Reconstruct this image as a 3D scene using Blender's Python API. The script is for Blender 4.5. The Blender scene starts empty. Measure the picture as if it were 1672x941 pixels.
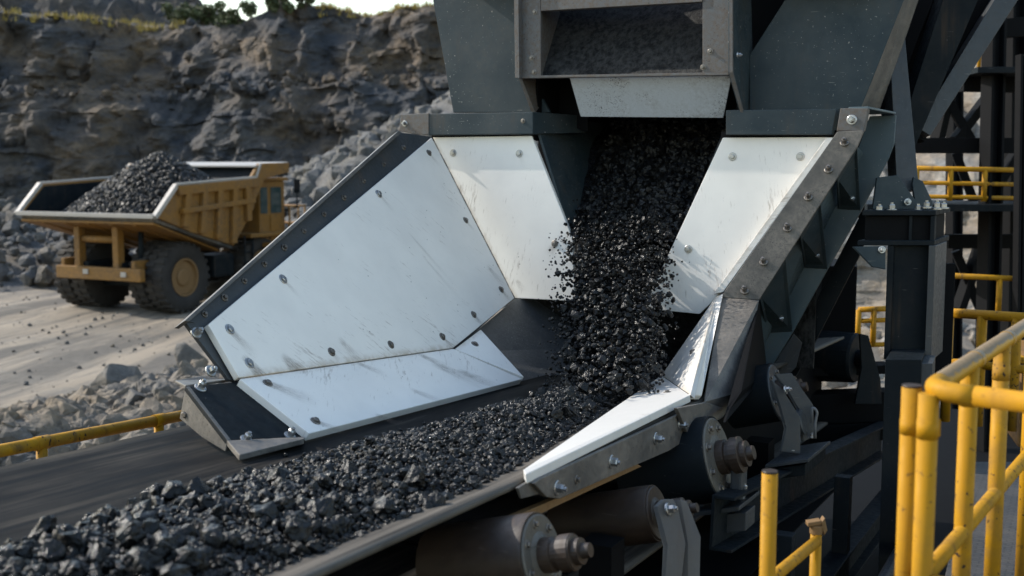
import bpy, bmesh, math, random
import numpy as np
from mathutils import Vector as V, Matrix, noise, Euler
R = math.radians
random.seed(7); rng = np.random.default_rng(11)
S = bpy.context.scene

# ------------------------------------------------------------------ camera, sky, sun, exposure
FPX, HZ = 1900.0, 265.0                     # focal length and horizon of the 1672 x 941 photograph, in pixels
PITCH = math.atan((470.5 - HZ) / FPX)
CAM = V((0, 0, 5.0))
cd = bpy.data.cameras.new('camera'); cam = bpy.data.objects.new('camera', cd); S.collection.objects.link(cam)
cam.location = CAM; cam.rotation_euler = (math.pi / 2 - PITCH, 0, 0)
cd.sensor_width = 36; cd.lens = FPX / 1672 * 36; cd.clip_start = 0.1; cd.clip_end = 3000
cd.dof.use_dof = True; cd.dof.focus_distance = 6.2; cd.dof.aperture_fstop = 2.6
S.camera = cam
SUN_DIR = V((-0.80, 0.30, 0.60)).normalized()   # towards the sun
sun_el = math.asin(SUN_DIR.z); sun_az = math.atan2(SUN_DIR.x, SUN_DIR.y)
w = bpy.data.worlds.new('World'); S.world = w; w.use_nodes = True
nt = w.node_tree; bg = nt.nodes['Background']; sk = nt.nodes.new('ShaderNodeTexSky')
sk.sky_type = 'NISHITA'; sk.sun_disc = False; sk.sun_elevation = sun_el; sk.sun_rotation = sun_az
sk.air_density = 1.5; sk.dust_density = 1.0; sk.ozone_density = 0.2; sk.altitude = 200
nt.links.new(sk.outputs[0], bg.inputs[0]); bg.inputs[1].default_value = 0.15
ld = bpy.data.lights.new('sun', 'SUN'); ld.energy = 2.8; ld.angle = R(0.5); ld.color = (1, 0.94, 0.85)
lo = bpy.data.objects.new('sun', ld); S.collection.objects.link(lo); lo.location = (0, 0, 60)
lo.rotation_euler = SUN_DIR.to_track_quat('Z', 'Y').to_euler()
S.view_settings.view_transform = 'Standard'; S.view_settings.look = 'None'
S.view_settings.exposure = 1.0; S.view_settings.gamma = 1
S.cycles.use_denoising = True
S.cycles.max_bounces = 6

# ------------------------------------------------------------------ measuring helpers
AX = V((1, 0, 0)); AF = V((0, math.cos(PITCH), -math.sin(PITCH))); AU = V((0, math.sin(PITCH), math.cos(PITCH)))
def ray(px, py): return AX * ((px - 836) / FPX) + AF + AU * ((470.5 - py) / FPX)
def hit(p, P0, n):
    r = ray(*p); return CAM + r * ((P0 - CAM).dot(n) / r.dot(n))
def at(px, py, depth): return CAM + ray(px, py) * depth
def onz(px, py, z): return hit((px, py), V((0, 0, z)), V((0, 0, 1)))
AZ, INC = R(27), R(-2.5)                    # the conveyor's heading and slope
D = V((math.sin(AZ) * math.cos(INC), math.cos(AZ) * math.cos(INC), math.sin(INC)))
SD = V((math.cos(AZ), -math.sin(AZ), 0)); UN = SD.cross(D); UN = UN if UN.z > 0 else -UN
P0 = V((-0.88193, 4.9622, 3.80))
def W(d, v, u): return P0 + D * d + SD * v + UN * u
def back(p, d): return hit(p, W(d, 0, 0), D)   # point on the cross plane at belt distance d

# ------------------------------------------------------------------ materials
def new_mat(name):
    m = bpy.data.materials.new(name); m.use_nodes = True
    n = m.node_tree; b = n.nodes['Principled BSDF']
    return m, n, b
def nd(n, t, **k):
    x = n.nodes.new(t)
    for a, v in k.items():
        if a.startswith('i_'):
            key = a[2:]; key = int(key) if key.isdigit() else key
            x.inputs[key].default_value = v
        else: setattr(x, a, v)
    return x
def coords(n, scale=(1, 1, 1), rot=(0, 0, 0)):
    tc = nd(n, 'ShaderNodeTexCoord'); mp = nd(n, 'ShaderNodeMapping')
    mp.inputs['Scale'].default_value = scale; mp.inputs['Rotation'].default_value = rot
    n.links.new(tc.outputs['Object'], mp.inputs[0]); return mp.outputs[0]
def noi(n, vec, scale, detail=4, rough=0.6, dist=0):
    x = nd(n, 'ShaderNodeTexNoise'); x.inputs['Scale'].default_value = scale; x.inputs['Detail'].default_value = detail
    x.inputs['Roughness'].default_value = rough; x.inputs['Distortion'].default_value = dist
    n.links.new(vec, x.inputs['Vector']); return x.outputs['Fac']
def ramp(n, fac, stops):
    x = nd(n, 'ShaderNodeValToRGB'); e = x.color_ramp.elements
    while len(e) < len(stops): e.new(0.5)
    for k, (p, c) in enumerate(stops):
        e[k].position = p; e[k].color = (c, c, c, 1) if isinstance(c, (int, float)) else (*c, 1)
    n.links.new(fac, x.inputs[0]); return x.outputs[0]
def mixc(n, fac, a, b, mode='MIX'):
    x = nd(n, 'ShaderNodeMix', data_type='RGBA', blend_type=mode)
    for s, v in ((0, fac), (6, a), (7, b)):
        if isinstance(v, (int, float)): x.inputs[s].default_value = v
        elif isinstance(v, tuple): x.inputs[s].default_value = (*v, 1)
        else: n.links.new(v, x.inputs[s])
    return x.outputs[2]
def bump(n, b, h, strength, dist=0.01):
    x = nd(n, 'ShaderNodeBump'); x.inputs['Strength'].default_value = strength; x.inputs['Distance'].default_value = dist
    n.links.new(h, x.inputs['Height']); n.links.new(x.outputs[0], b.inputs['Normal'])
def setp(n, b, col, rough, metal=0.0):
    for nm, v in (('Base Color', col), ('Roughness', rough), ('Metallic', metal)):
        if isinstance(v, (int, float)): b.inputs[nm].default_value = v
        elif isinstance(v, tuple): b.inputs[nm].default_value = (*v, 1)
        else: n.links.new(v, b.inputs[nm])

def mat_paint(name, base, wear, dirt=(0.16, 0.13, 0.10), rough=0.45, dirt_amt=0.62, wear_amt=0.68, scale=3.0, spec=0.4, drip=0.35):
    """painted steel: tone drift, dust film, chips and small scratches"""
    m, n, b = new_mat(name); c = coords(n)
    big = noi(n, c, scale, 5, 0.6); fine = noi(n, c, scale * 9, 6, 0.65); sp = noi(n, c, scale * 26, 2, 0.5)
    st = noi(n, coords(n, (3, 3, 40), (0.5, 0.4, 0.2)), 2.0, 3, 0.6)
    col = mixc(n, ramp(n, big, [(0.3, 0.0), (0.7, 1.0)]), tuple(x * 0.82 for x in base), tuple(min(1, x * 1.15) for x in base))
    df = nd(n, 'ShaderNodeMath', operation='MULTIPLY'); n.links.new(ramp(n, big, [(dirt_amt - 0.22, 0), (dirt_amt + 0.12, 0.75)]), df.inputs[0])
    n.links.new(ramp(n, fine, [(0.3, 0.15), (0.65, 1.0)]), df.inputs[1])
    col = mixc(n, df.outputs[0], col, dirt)
    dr = noi(n, coords(n, (11, 11, 0.8)), 1.0, 4, 0.6); dm = nd(n, 'ShaderNodeMath', operation='MULTIPLY'); n.links.new(ramp(n, dr, [(0.56, 0), (0.72, drip)]), dm.inputs[0]); n.links.new(ramp(n, big, [(0.42, 0), (0.6, 1)]), dm.inputs[1])
    col = mixc(n, dm.outputs[0], col, (0.085, 0.052, 0.030))
    chips = ramp(n, sp, [(wear_amt, 0), (wear_amt + 0.03, 1)])
    cm = nd(n, 'ShaderNodeMath', operation='MULTIPLY'); n.links.new(chips, cm.inputs[0]); n.links.new(ramp(n, noi(n, c, scale * 0.8, 4, 0.6), [(0.42, 0.12), (0.58, 1)]), cm.inputs[1])
    col = mixc(n, cm.outputs[0], col, wear)
    scr = ramp(n, st, [(0.70, 0), (0.74, 0.5)])
    col = mixc(n, scr, col, wear)
    rr = ramp(n, fine, [(0.3, rough - 0.1), (0.7, min(1, rough + 0.2))])
    setp(n, b, col, rr); b.inputs['Specular IOR Level'].default_value = spec
    bump(n, b, fine, 0.12, 0.004); return m

M = {}
M['blue_steel'] = mat_paint('blue_grey_paint', (0.026, 0.040, 0.048), (0.26, 0.25, 0.23), (0.065, 0.066, 0.062), 0.45, 0.62, 0.70, spec=0.22)
M['scraped_steel'] = mat_paint('scraped_grey_steel', (0.050, 0.054, 0.058), (0.34, 0.33, 0.32), (0.09, 0.085, 0.08), 0.42, 0.58, 0.66, 6.0, spec=0.4)
M['pocket_lit_steel'] = mat_paint('blue_grey_pocket_lit', (0.060, 0.090, 0.106), (0.28, 0.26, 0.24), (0.10, 0.10, 0.095), 0.42, 0.66, 0.72)  # lighter copy of blue_steel, brightens the shaded rim pockets as if lit
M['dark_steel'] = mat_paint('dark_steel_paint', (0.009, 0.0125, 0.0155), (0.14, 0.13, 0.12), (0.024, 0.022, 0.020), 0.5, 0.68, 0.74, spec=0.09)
M['worn_steel'] = mat_paint('dusty_worn_steel', (0.050, 0.049, 0.048), (0.02, 0.02, 0.02), (0.20, 0.175, 0.148), 0.48, 0.50, 0.63, 5.0, spec=0.5)
M['gate_steel'] = mat_paint('rust_stained_steel', (0.10, 0.11, 0.118), (0.03, 0.022, 0.018), (0.098, 0.064, 0.038), 0.5, 0.40, 0.64, 4.5, drip=0.8)
M['deflector'] = mat_paint('spattered_grey_sheet', (0.46, 0.50, 0.54), (0.05, 0.045, 0.04), (0.14, 0.125, 0.11), 0.5, 0.56, 0.60, 4.5)
M['yellow'] = mat_paint('yellow_safety_paint', (0.44, 0.215, 0.005), (0.045, 0.030, 0.022), (0.20, 0.115, 0.035), 0.55, 0.52, 0.635, 1.6, spec=0.12, drip=1.0)
M['truck_yellow'] = mat_paint('dusty_yellow_paint', (0.255, 0.118, 0.014), (0.06, 0.038, 0.025), (0.075, 0.052, 0.034), 0.6, 0.46, 0.68, 1.1, drip=0.8)
M['rim_white'] = mat_paint('worn_pale_rim', (0.36, 0.335, 0.305), (0.16, 0.13, 0.10), (0.35, 0.3, 0.26), 0.5, 0.6, 0.7, 1.0)
M['rust'] = mat_paint('rusty_drum_steel', (0.026, 0.018, 0.014), (0.10, 0.08, 0.065), (0.05, 0.031, 0.019), 0.42, 0.55, 0.72, 4.0)  # rust colour darkened further for the shade under the belt
M['drum_face'] = mat_paint('pale_worn_drum_face', (0.085, 0.083, 0.075), (0.03, 0.025, 0.018), (0.085, 0.06, 0.036), 0.45, 0.56, 0.64, 6.0)
M['tan_steel'] = mat_paint('tan_dusty_roller_steel', (0.13, 0.098, 0.065), (0.05, 0.035, 0.025), (0.08, 0.055, 0.035), 0.4, 0.55, 0.7, 5.0)
M['rust_edge'] = mat_paint('ochre_rust_edge', (0.20, 0.115, 0.045), (0.09, 0.05, 0.025), (0.12, 0.07, 0.035), 0.6, 0.55, 0.7, 5.0)

def mat_bolt():
    m, n, b = new_mat('zinc_bolt'); c = coords(n)
    setp(n, b, mixc(n, noi(n, c, 60, 3), (0.22, 0.22, 0.22), (0.5, 0.5, 0.5)), 0.35, 0.85); return m
M['bolt'] = mat_bolt()
def mat_dbolt():
    m, n, b = new_mat('dirty_bolt'); c = coords(n)
    setp(n, b, mixc(n, noi(n, c, 60, 3), (0.05, 0.045, 0.04), (0.3, 0.27, 0.24)), 0.4, 0.7); return m
M['dark_bolt'] = mat_dbolt()

def mat_liner(name, c0, c1, line=0.35):
    """white polymer wear plate; the plate's UV runs in metres from its lower seam, scuffs trail along the flow"""
    m, n, b = new_mat(name)
    uv = nd(n, 'ShaderNodeUVMap'); uv.uv_map = 'plate'
    def mp(scale, rot=0.0):
        x = nd(n, 'ShaderNodeMapping'); x.vector_type = 'TEXTURE'; x.inputs['Scale'].default_value = (1 / scale[0], 1 / scale[1], 1); x.inputs['Rotation'].default_value = (0, 0, rot)
        n.links.new(uv.outputs[0], x.inputs[0]); return x.outputs[0]
    sep = nd(n, 'ShaderNodeSeparateXYZ'); n.links.new(uv.outputs[0], sep.inputs[0])
    big = noi(n, mp((1, 1)), 2.2, 5, 0.6)
    col = mixc(n, ramp(n, big, [(0.3, 0), (0.75, 1)]), c0, c1)
    # diagonal brown scuffs, denser near the seam (v = 0)
    sc = noi(n, mp((5, 30), R(-42)), 1.6, 5, 0.72)
    region = noi(n, mp((1, 1)), 3.1, 2, 0.5)
    near = nd(n, 'ShaderNodeMapRange'); near.inputs[1].default_value = 0.0; near.inputs[2].default_value = 0.30
    near.inputs[3].default_value = 0.085; near.inputs[4].default_value = 0.0
    ab = nd(n, 'ShaderNodeMath', operation='ABSOLUTE'); n.links.new(sep.outputs[1], ab.inputs[0]); n.links.new(ab.outputs[0], near.inputs[0])
    add = nd(n, 'ShaderNodeMath', operation='ADD'); n.links.new(sc, add.inputs[0]); n.links.new(near.outputs[0], add.inputs[1])
    add2 = nd(n, 'ShaderNodeMath', operation='MULTIPLY_ADD'); n.links.new(region, add2.inputs[0]); add2.inputs[1].default_value = 0.35; n.links.new(add.outputs[0], add2.inputs[2])
    scuff = ramp(n, add2.outputs[0], [(0.80, 0), (0.97, 0.8)])
    col = mixc(n, scuff, col, (0.26, 0.205, 0.165))
    # long faint drag lines
    ln = noi(n, mp((1.2, 45), R(-55)), 1.3, 4, 0.7)
    col = mixc(n, ramp(n, ln, [(0.70 - line * 0.3 + 0.1, 0), (0.80 - line * 0.3 + 0.1, line)]), col, (0.34, 0.29, 0.25))
    # specks
    vo = nd(n, 'ShaderNodeTexVoronoi'); vo.inputs['Scale'].default_value = 16; n.links.new(mp((1, 1)), vo.inputs['Vector'])
    col = mixc(n, ramp(n, vo.outputs['Distance'], [(0.05, 0.8), (0.075, 0)]), col, mixc(n, ramp(n, region, [(0.52, 0), (0.56, 1)]), (0.74, 0.74, 0.73), (0.12, 0.10, 0.09)))
    # brown grime along the seam itself
    gr = nd(n, 'ShaderNodeMapRange'); gr.inputs[1].default_value = 0.0; gr.inputs[2].default_value = 0.035; gr.inputs[3].default_value = 0.75; gr.inputs[4].default_value = 0.0
    n.links.new(ab.outputs[0], gr.inputs[0])
    gm = nd(n, 'ShaderNodeMath', operation='MULTIPLY'); n.links.new(gr.outputs[0], gm.inputs[0]); n.links.new(ramp(n, noi(n, mp((1, 1)), 14, 4), [(0.35, 0.1), (0.6, 1)]), gm.inputs[1])
    col = mixc(n, gm.outputs[0], col, (0.42, 0.35, 0.27))
    setp(n, b, col, ramp(n, big, [(0.3, 0.33), (0.7, 0.5)])); b.inputs['Specular IOR Level'].default_value = 0.35
    b.inputs['Subsurface Weight'].default_value = 0.0
    bump(n, b, noi(n, mp((1, 1)), 5, 4), 0.08, 0.01); return m
M['liner'] = mat_liner('white_wear_liner', (0.80, 0.765, 0.715), (0.69, 0.66, 0.62))
M['liner_brushed_dim'] = mat_liner('brushed_dimmed_liner', (0.62, 0.60, 0.565), (0.50, 0.485, 0.455), 0.5)  # brushed lines; base darkened so the sunlit plates don't blow out

def mat_stain():
    """dry rust and coal smear bled out of a bolt hole"""
    m, n, b = new_mat('bolt_rust_smear'); setp(n, b, mixc(n, noi(n, coords(n), 30, 4), (0.16, 0.12, 0.09), (0.36, 0.29, 0.23)), 0.7); return m
def mat_belt():
    m, n, b = new_mat('black_rubber_belt')
    uv = nd(n, 'ShaderNodeUVMap'); uv.uv_map = 'belt'
    def mp(s):
        x = nd(n, 'ShaderNodeMapping'); x.inputs['Scale'].default_value = (s[0], s[1], 1); n.links.new(uv.outputs[0], x.inputs[0]); return x.outputs[0]
    st = noi(n, mp((0.7, 22)), 1.0, 6, 0.65); bl = noi(n, mp((1.2, 4)), 1.4, 4, 0.6)
    f = nd(n, 'ShaderNodeMath', operation='MULTIPLY'); n.links.new(ramp(n, st, [(0.4, 0), (0.72, 1)]), f.inputs[0]); n.links.new(ramp(n, bl, [(0.35, 0.15), (0.7, 1)]), f.inputs[1])
    sep = nd(n, 'ShaderNodeSeparateXYZ'); n.links.new(uv.outputs[0], sep.inputs[0])
    edge = nd(n, 'ShaderNodeMapRange'); edge.inputs[1].default_value = 0.85; edge.inputs[2].default_value = 1.15; edge.inputs[3].default_value = 0.0; edge.inputs[4].default_value = 0.55
    n.links.new(sep.outputs[1], edge.inputs[0])
    e2 = nd(n, 'ShaderNodeMath', operation='MULTIPLY'); n.links.new(edge.outputs[0], e2.inputs[0]); n.links.new(ramp(n, st, [(0.3, 0.2), (0.6, 1)]), e2.inputs[1])
    col = mixc(n, f.outputs[0], (0.007, 0.0075, 0.0085), (0.075, 0.066, 0.055))
    col = mixc(n, e2.outputs[0], col, (0.22, 0.195, 0.165))
    setp(n, b, col, ramp(n, st, [(0.35, 0.6), (0.7, 0.75)])); b.inputs['Specular IOR Level'].default_value = 0.03
    bump(n, b, st, 0.1, 0.003); return m
M['belt'] = mat_belt()
def mat_coal(name, a=(0.004, 0.004, 0.0043), c2=(0.014, 0.0135, 0.013), r0=0.10, r1=0.42):
    m, n, b = new_mat(name); c = coords(n)
    at_ = nd(n, 'ShaderNodeAttribute'); at_.attribute_name = 'tone'
    k = noi(n, c, 24, 5, 0.65)
    f = nd(n, 'ShaderNodeMath', operation='MULTIPLY'); n.links.new(at_.outputs['Fac'], f.inputs[0]); n.links.new(ramp(n, k, [(0.3, 0.3), (0.7, 1)]), f.inputs[1])
    setp(n, b, mixc(n, f.outputs[0], a, c2), ramp(n, k, [(0.35, r0), (0.65, r1)])); b.inputs['IOR'].default_value = 1.5; b.inputs['Specular IOR Level'].default_value = 0.27
    bump(n, b, noi(n, c, 60, 4, 0.7), 0.6, 0.01); return m
M['coal'] = mat_coal('black_coal')
M['coal_dust'] = mat_coal('coal_fines', (0.008, 0.008, 0.008), (0.03, 0.03, 0.03), 0.5, 0.8)
M['coal_load'] = mat_coal('truck_coal', (0.006, 0.006, 0.006), (0.034, 0.032, 0.030), 0.3, 0.65)
def mat_dustwall():
    m, n, b = new_mat('coal_caked_steel'); c = coords(n)
    a = noi(n, c, 5, 6, 0.7); f = noi(n, coords(n, (1, 1, 0.5)), 28, 5, 0.7)
    col = mixc(n, ramp(n, f, [(0.40, 0), (0.62, 1)]), (0.006, 0.006, 0.006), (0.040, 0.039, 0.037))
    col = mixc(n, ramp(n, a, [(0.5, 0), (0.75, 0.6)]), col, (0.06, 0.058, 0.055)); setp(n, b, col, 0.75); b.inputs['Specular IOR Level'].default_value = 0.2
    bump(n, b, f, 0.8, 0.02); return m
M['caked'] = mat_dustwall()
def simple(name, col, rough=0.5, metal=0.0, var=0.25, scale=8, spec=0.5):
    m, n, b = new_mat(name); k = noi(n, coords(n), scale, 5)
    setp(n, b, mixc(n, k, tuple(x * (1 - var) for x in col), tuple(min(1, x * (1 + var)) for x in col)), rough, metal); b.inputs['Specular IOR Level'].default_value = spec; return m
M['tyre'] = simple('dusty_tyre_rubber', (0.035, 0.032, 0.03), 0.85, 0, 0.5, 3, 0.2)
M['black'] = simple('shade_black_steel', (0.006, 0.0062, 0.007), 0.7, spec=0.06)  # near-black colour stands in for deep shade under and among the steelwork
M['grey_bracket'] = mat_paint('grey_bracket_paint', (0.11, 0.114, 0.12), (0.03, 0.03, 0.03), (0.11, 0.095, 0.08), 0.42, 0.62, 0.74, 5)
M['bracket_blue'] = mat_paint('blue_grey_bracket_paint', (0.036, 0.042, 0.048), (0.2, 0.19, 0.17), (0.05, 0.045, 0.04), 0.42, 0.62, 0.72, 5)
m, n, b = new_mat('cab_glass'); setp(n, b, (0.03, 0.05, 0.05), 0.08); b.inputs['Specular IOR Level'].default_value = 0.8; M['glass'] = m

def mat_rock(name, cols, scale=0.35, bmp=0.8, dist=0.3, rough=0.85):
    m, n, b = new_mat(name); c = coords(n)
    big = noi(n, c, scale, 6, 0.62); st = noi(n, coords(n, (0.8, 0.8, 1.9), (0.2, 0.25, 0)), scale * 1.3, 6, 0.66); fine = noi(n, c, scale * 9, 6, 0.7)
    col = mixc(n, ramp(n, big, [(0.35, 0), (0.66, 1)]), cols[0], cols[1])
    col = mixc(n, ramp(n, st, [(0.48, 0), (0.62, 0.85)]), col, cols[2])
    och = nd(n, 'ShaderNodeMath', operation='MULTIPLY'); n.links.new(ramp(n, noi(n, c, scale * 0.55, 3), [(0.42, 0), (0.58, 1)]), och.inputs[0]); n.links.new(ramp(n, st, [(0.35, 0.25), (0.6, 1.0)]), och.inputs[1])
    col = mixc(n, och.outputs[0], col, cols[3])
    col = mixc(n, ramp(n, fine, [(0.35, 0.55), (0.6, 0)]), col, tuple(x * 0.45 for x in cols[0]))
    setp(n, b, col, rough); bump(n, b, fine, bmp, dist); return m
M['cliff'] = mat_rock('quarry_rock', [(0.024, 0.028, 0.035), (0.050, 0.051, 0.054), (0.096, 0.085, 0.074), (0.140, 0.096, 0.055)], 0.22, 0.9, 0.5)
M['grey_rock'] = mat_rock('pale_grey_rock', [(0.085, 0.078, 0.070), (0.155, 0.142, 0.125), (0.205, 0.188, 0.165), (0.21, 0.155, 0.098)], 0.6, 0.6, 0.12)
M['right_rock'] = mat_rock('blasted_grey_rock', [(0.16, 0.158, 0.152), (0.27, 0.265, 0.25), (0.34, 0.325, 0.30), (0.27, 0.21, 0.15)], 0.5, 0.8, 0.2)
M['gravel'] = mat_rock('crushed_gravel', [(0.10, 0.10, 0.10), (0.18, 0.175, 0.17), (0.22, 0.215, 0.205), (0.19, 0.17, 0.14)], 1.2, 1.0, 0.15)
M['dark_rubble'] = mat_rock('dark_rubble_rock', [(0.055, 0.054, 0.054), (0.11, 0.105, 0.10), (0.17, 0.16, 0.15), (0.15, 0.12, 0.085)], 0.7, 0.8, 0.15)

# ------------------------------------------------------------------ mesh helpers
def link(name, me, mat, parent=None, loc=None):
    o = bpy.data.objects.new(name, me); S.collection.objects.link(o)
    if mat is not None and not me.materials: me.materials.append(mat)
    if parent is not None: o.parent = parent
    if loc is not None: o.location = loc
    return o
def root_of(p):
    while p.parent is not None: p = p.parent
    return p
def from_bm(name, bm, mat, parent=None, smooth=False, org=None):
    """bm holds world coordinates; the object hangs under parent (unrotated), or gets its own origin"""
    if parent is not None: off = wloc(parent)
    elif org is not None: off = V(org)
    else: off = V((0, 0, 0))
    if off.length: bmesh.ops.translate(bm, verts=bm.verts, vec=-off)
    bmesh.ops.recalc_face_normals(bm, faces=bm.faces)
    me = bpy.data.meshes.new(name); bm.to_mesh(me); bm.free()
    if smooth:
        me.polygons.foreach_set('use_smooth', [True] * len(me.polygons))
    o = link(name, me, mat, parent, None if parent is not None else off)
    return o
def wloc(o):
    L = V((0, 0, 0))
    while o is not None: L = L + o.location; o = o.parent
    return L
def tag(o, label, cat, group=None, kind=None):
    o['label'] = label; o['category'] = cat
    if group: o['group'] = group
    if kind: o['kind'] = kind
    return o
def thing(name, loc, label, cat, group=None):
    o = bpy.data.objects.new(name, None); S.collection.objects.link(o); o.location = loc; o.empty_display_size = 0.2
    return tag(o, label, cat, group)
def structure(o, label=None):
    o['kind'] = 'structure'
    if label: o['label'] = label
    return o
def prism(bm, pts, thick, bev=0.0):
    """closed slab: front outline pts, pushed along the vector thick"""
    pts = [V(p) for p in pts]; thick = V(thick)
    a = [bm.verts.new(p) for p in pts]; c = [bm.verts.new(p + thick) for p in pts]
    k = len(pts); fs = [bm.faces.new(a), bm.faces.new(c[::-1])]
    for i in range(k): fs.append(bm.faces.new((a[i], c[i], c[(i + 1) % k], a[(i + 1) % k])))
    if bev:
        es = {e for f in fs for e in f.edges}
        bmesh.ops.bevel(bm, geom=list(es), offset=bev, segments=2, affect='EDGES', profile=0.6, clamp_overlap=True)
def nrm(pts):
    n = V((0, 0, 0)); k = len(pts)
    for i in range(k):
        p, q = pts[i], pts[(i + 1) % k]
        n += V(((p.y - q.y) * (p.z + q.z), (p.z - q.z) * (p.x + q.x), (p.x - q.x) * (p.y + q.y)))
    return n.normalized()
def plate(name, pts, t, mat, parent, bev=0.004, face_cam=True):
    """flat plate; pts is the face turned to the camera, t its thickness away from it"""
    n = nrm(pts); c = sum(pts, V((0, 0, 0))) / len(pts)
    if face_cam and n.dot(CAM - c) < 0: n = -n
    bm = bmesh.new(); prism(bm, pts, -n * t, bev); return from_bm(name, bm, mat, parent)
def box_bm(bm, c, ex, ey, ez, bev=0.0):
    """box centred at c with full edge vectors ex, ey, ez"""
    c, ex, ey, ez = V(c), V(ex), V(ey), V(ez); o = c - (ex + ey + ez) / 2
    prism(bm, [o, o + ex, o + ex + ey, o + ey], ez, bev)
def beam(name, p, q, wdt, hgt, mat, parent, up=(0, 0, 1), bev=0.005):
    bm = bmesh.new(); beam_bm(bm, p, q, wdt, hgt, up, bev); return from_bm(name, bm, mat, parent)
def beam_bm(bm, p, q, wdt, hgt, up=(0, 0, 1), bev=0.0):
    p, q = V(p), V(q); ax = (q - p); up = V(up); sd = ax.cross(up)
    if sd.length < 1e-5: sd = ax.cross(V((1, 0, 0)))
    sd.normalize(); u2 = sd.cross(ax).normalized()
    box_bm(bm, (p + q) / 2, ax, sd * wdt, u2 * hgt, bev)
def hbeam_bm(bm, p, q, wdt, hgt, t=0.02, up=(0, 0, 1)):
    """H or I section"""
    p, q = V(p), V(q); ax = q - p; up = V(up); sd = ax.cross(up).normalized(); u2 = sd.cross(ax).normalized()
    for s in (-1, 1): box_bm(bm, (p + q) / 2 + u2 * s * (hgt - t) / 2, ax, sd * wdt, u2 * t, 0.003)
    box_bm(bm, (p + q) / 2, ax, sd * t, u2 * (hgt - 2 * t), 0)
def tube_bm(bm, pts, r, seg=14, cap=True):
    pts = [V(p) for p in pts]; rings = []
    prev = None
    for i, p in enumerate(pts):
        t = ((pts[min(i + 1, len(pts) - 1)] - p).normalized() if i < len(pts) - 1 else V((0, 0, 0))) + ((p - pts[i - 1]).normalized() if i else V((0, 0, 0)))
        t.normalize()
        if prev is None:
            a = t.cross(V((0, 0, 1)))
            if a.length < 0.05: a = t.cross(V((1, 0, 0)))
            a.normalize()
        else: a = (prev - t * prev.dot(t)).normalized()
        prev = a; b_ = t.cross(a)
        rr = r[i] if isinstance(r, (list, tuple)) else r
        rings.append([bm.verts.new(p + (a * math.cos(k * 2 * math.pi / seg) + b_ * math.sin(k * 2 * math.pi / seg)) * rr) for k in range(seg)])
    for i in range(len(rings) - 1):
        for k in range(seg): f = bm.faces.new((rings[i][k], rings[i][(k + 1) % seg], rings[i + 1][(k + 1) % seg], rings[i + 1][k])); f.smooth = True
    if cap: bm.faces.new(rings[0][::-1]); bm.faces.new(rings[-1])
def tube(name, pts, r, mat, parent, seg=14):
    bm = bmesh.new(); tube_bm(bm, pts, r, seg); return from_bm(name, bm, mat, parent)
def lathe_bm(bm, c, ax, prof, seg=32):
    """prof: (distance along ax, radius) pairs; ends are closed"""
    c, ax = V(c), V(ax).normalized(); a = ax.cross(V((0, 0, 1)))
    if a.length < 0.01: a = ax.cross(V((1, 0, 0)))
    a.normalize(); b_ = ax.cross(a); rings = []
    for x, r in prof:
        rings.append([bm.verts.new(c + ax * x + (a * math.cos(k * 2 * math.pi / seg) + b_ * math.sin(k * 2 * math.pi / seg)) * max(r, 1e-4)) for k in range(seg)])
    for i in range(len(rings) - 1):
        for k in range(seg): bm.faces.new((rings[i][k], rings[i][(k + 1) % seg], rings[i + 1][(k + 1) % seg], rings[i + 1][k]))
    bm.faces.new(rings[0][::-1]); bm.faces.new(rings[-1])
def rounded(pts, r, n=5):
    """polyline with its inner corners turned into bends"""
    pts = [V(p) for p in pts]; out = [pts[0]]
    for i in range(1, len(pts) - 1):
        a, c, b_ = pts[i - 1], pts[i], pts[i + 1]; u, v = (a - c).normalized(), (b_ - c).normalized()
        for k in range(n + 1):
            t = k / n; p, q = c + u * r * (1 - t), c + v * r * t
            out.append(p * (1 - t) + q * t)
    return out + [pts[-1]]

# bolts: one mesh per size, copied
def bolt_mesh(name, r, dark=False, washer=True, tall=0.55):
    bm = bmesh.new()
    if washer: lathe_bm(bm, (0, 0, 0), (0, 0, 1), [(-0.004, r), (r * 0.12, r), (r * 0.2, r * 0.9)], 18)
    h0 = r * 0.14; hr = r * 0.62
    ring = lambda z, q: [bm.verts.new((math.cos(k * math.pi / 3) * q, math.sin(k * math.pi / 3) * q, z)) for k in range(6)]
    a, c, e = ring(h0, hr), ring(h0 + r * tall * 0.8, hr), ring(h0 + r * tall, hr * 0.8)
    for x, y in ((a, c), (c, e)):
        for k in range(6): bm.faces.new((x[k], x[(k + 1) % 6], y[(k + 1) % 6], y[k]))
    bm.faces.new(e); bm.faces.new(a[::-1])
    if tall > 0.9: lathe_bm(bm, (0, 0, 0), (0, 0, 1), [(h0 + r * tall - 0.001, r * 0.3), (h0 + r * tall * 1.35, r * 0.3)], 10)
    bmesh.ops.recalc_face_normals(bm, faces=bm.faces)
    me = bpy.data.meshes.new(name); bm.to_mesh(me); bm.free(); me.materials.append(M['dark_bolt'] if dark else M['bolt']); return me
BM = {'liner': bolt_mesh('liner_bolt', 0.026, False, True, 0.42), 'liner_dark': bolt_mesh('dirty_liner_bolt', 0.024, True, True, 0.42),
      'stud': bolt_mesh('stud_bolt', 0.027, True, True, 1.15), 'small': bolt_mesh('small_bolt', 0.016, True, True, 0.7), 'bright': bolt_mesh('bright_bolt', 0.027, False, True, 1.0)}
def bolt(kind, p, n, parent, s=1.0):
    o = bpy.data.objects.new('bolt', BM[kind]); S.collection.objects.link(o); o.parent = parent
    o.location = V(p) - wloc(parent); q = V(n).to_track_quat('Z', 'Y') @ Euler((0, 0, random.random())).to_quaternion()
    o.rotation_euler = q.to_euler(); o.scale = (s, s, s * random.uniform(0.85, 1.15)); return o

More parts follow.
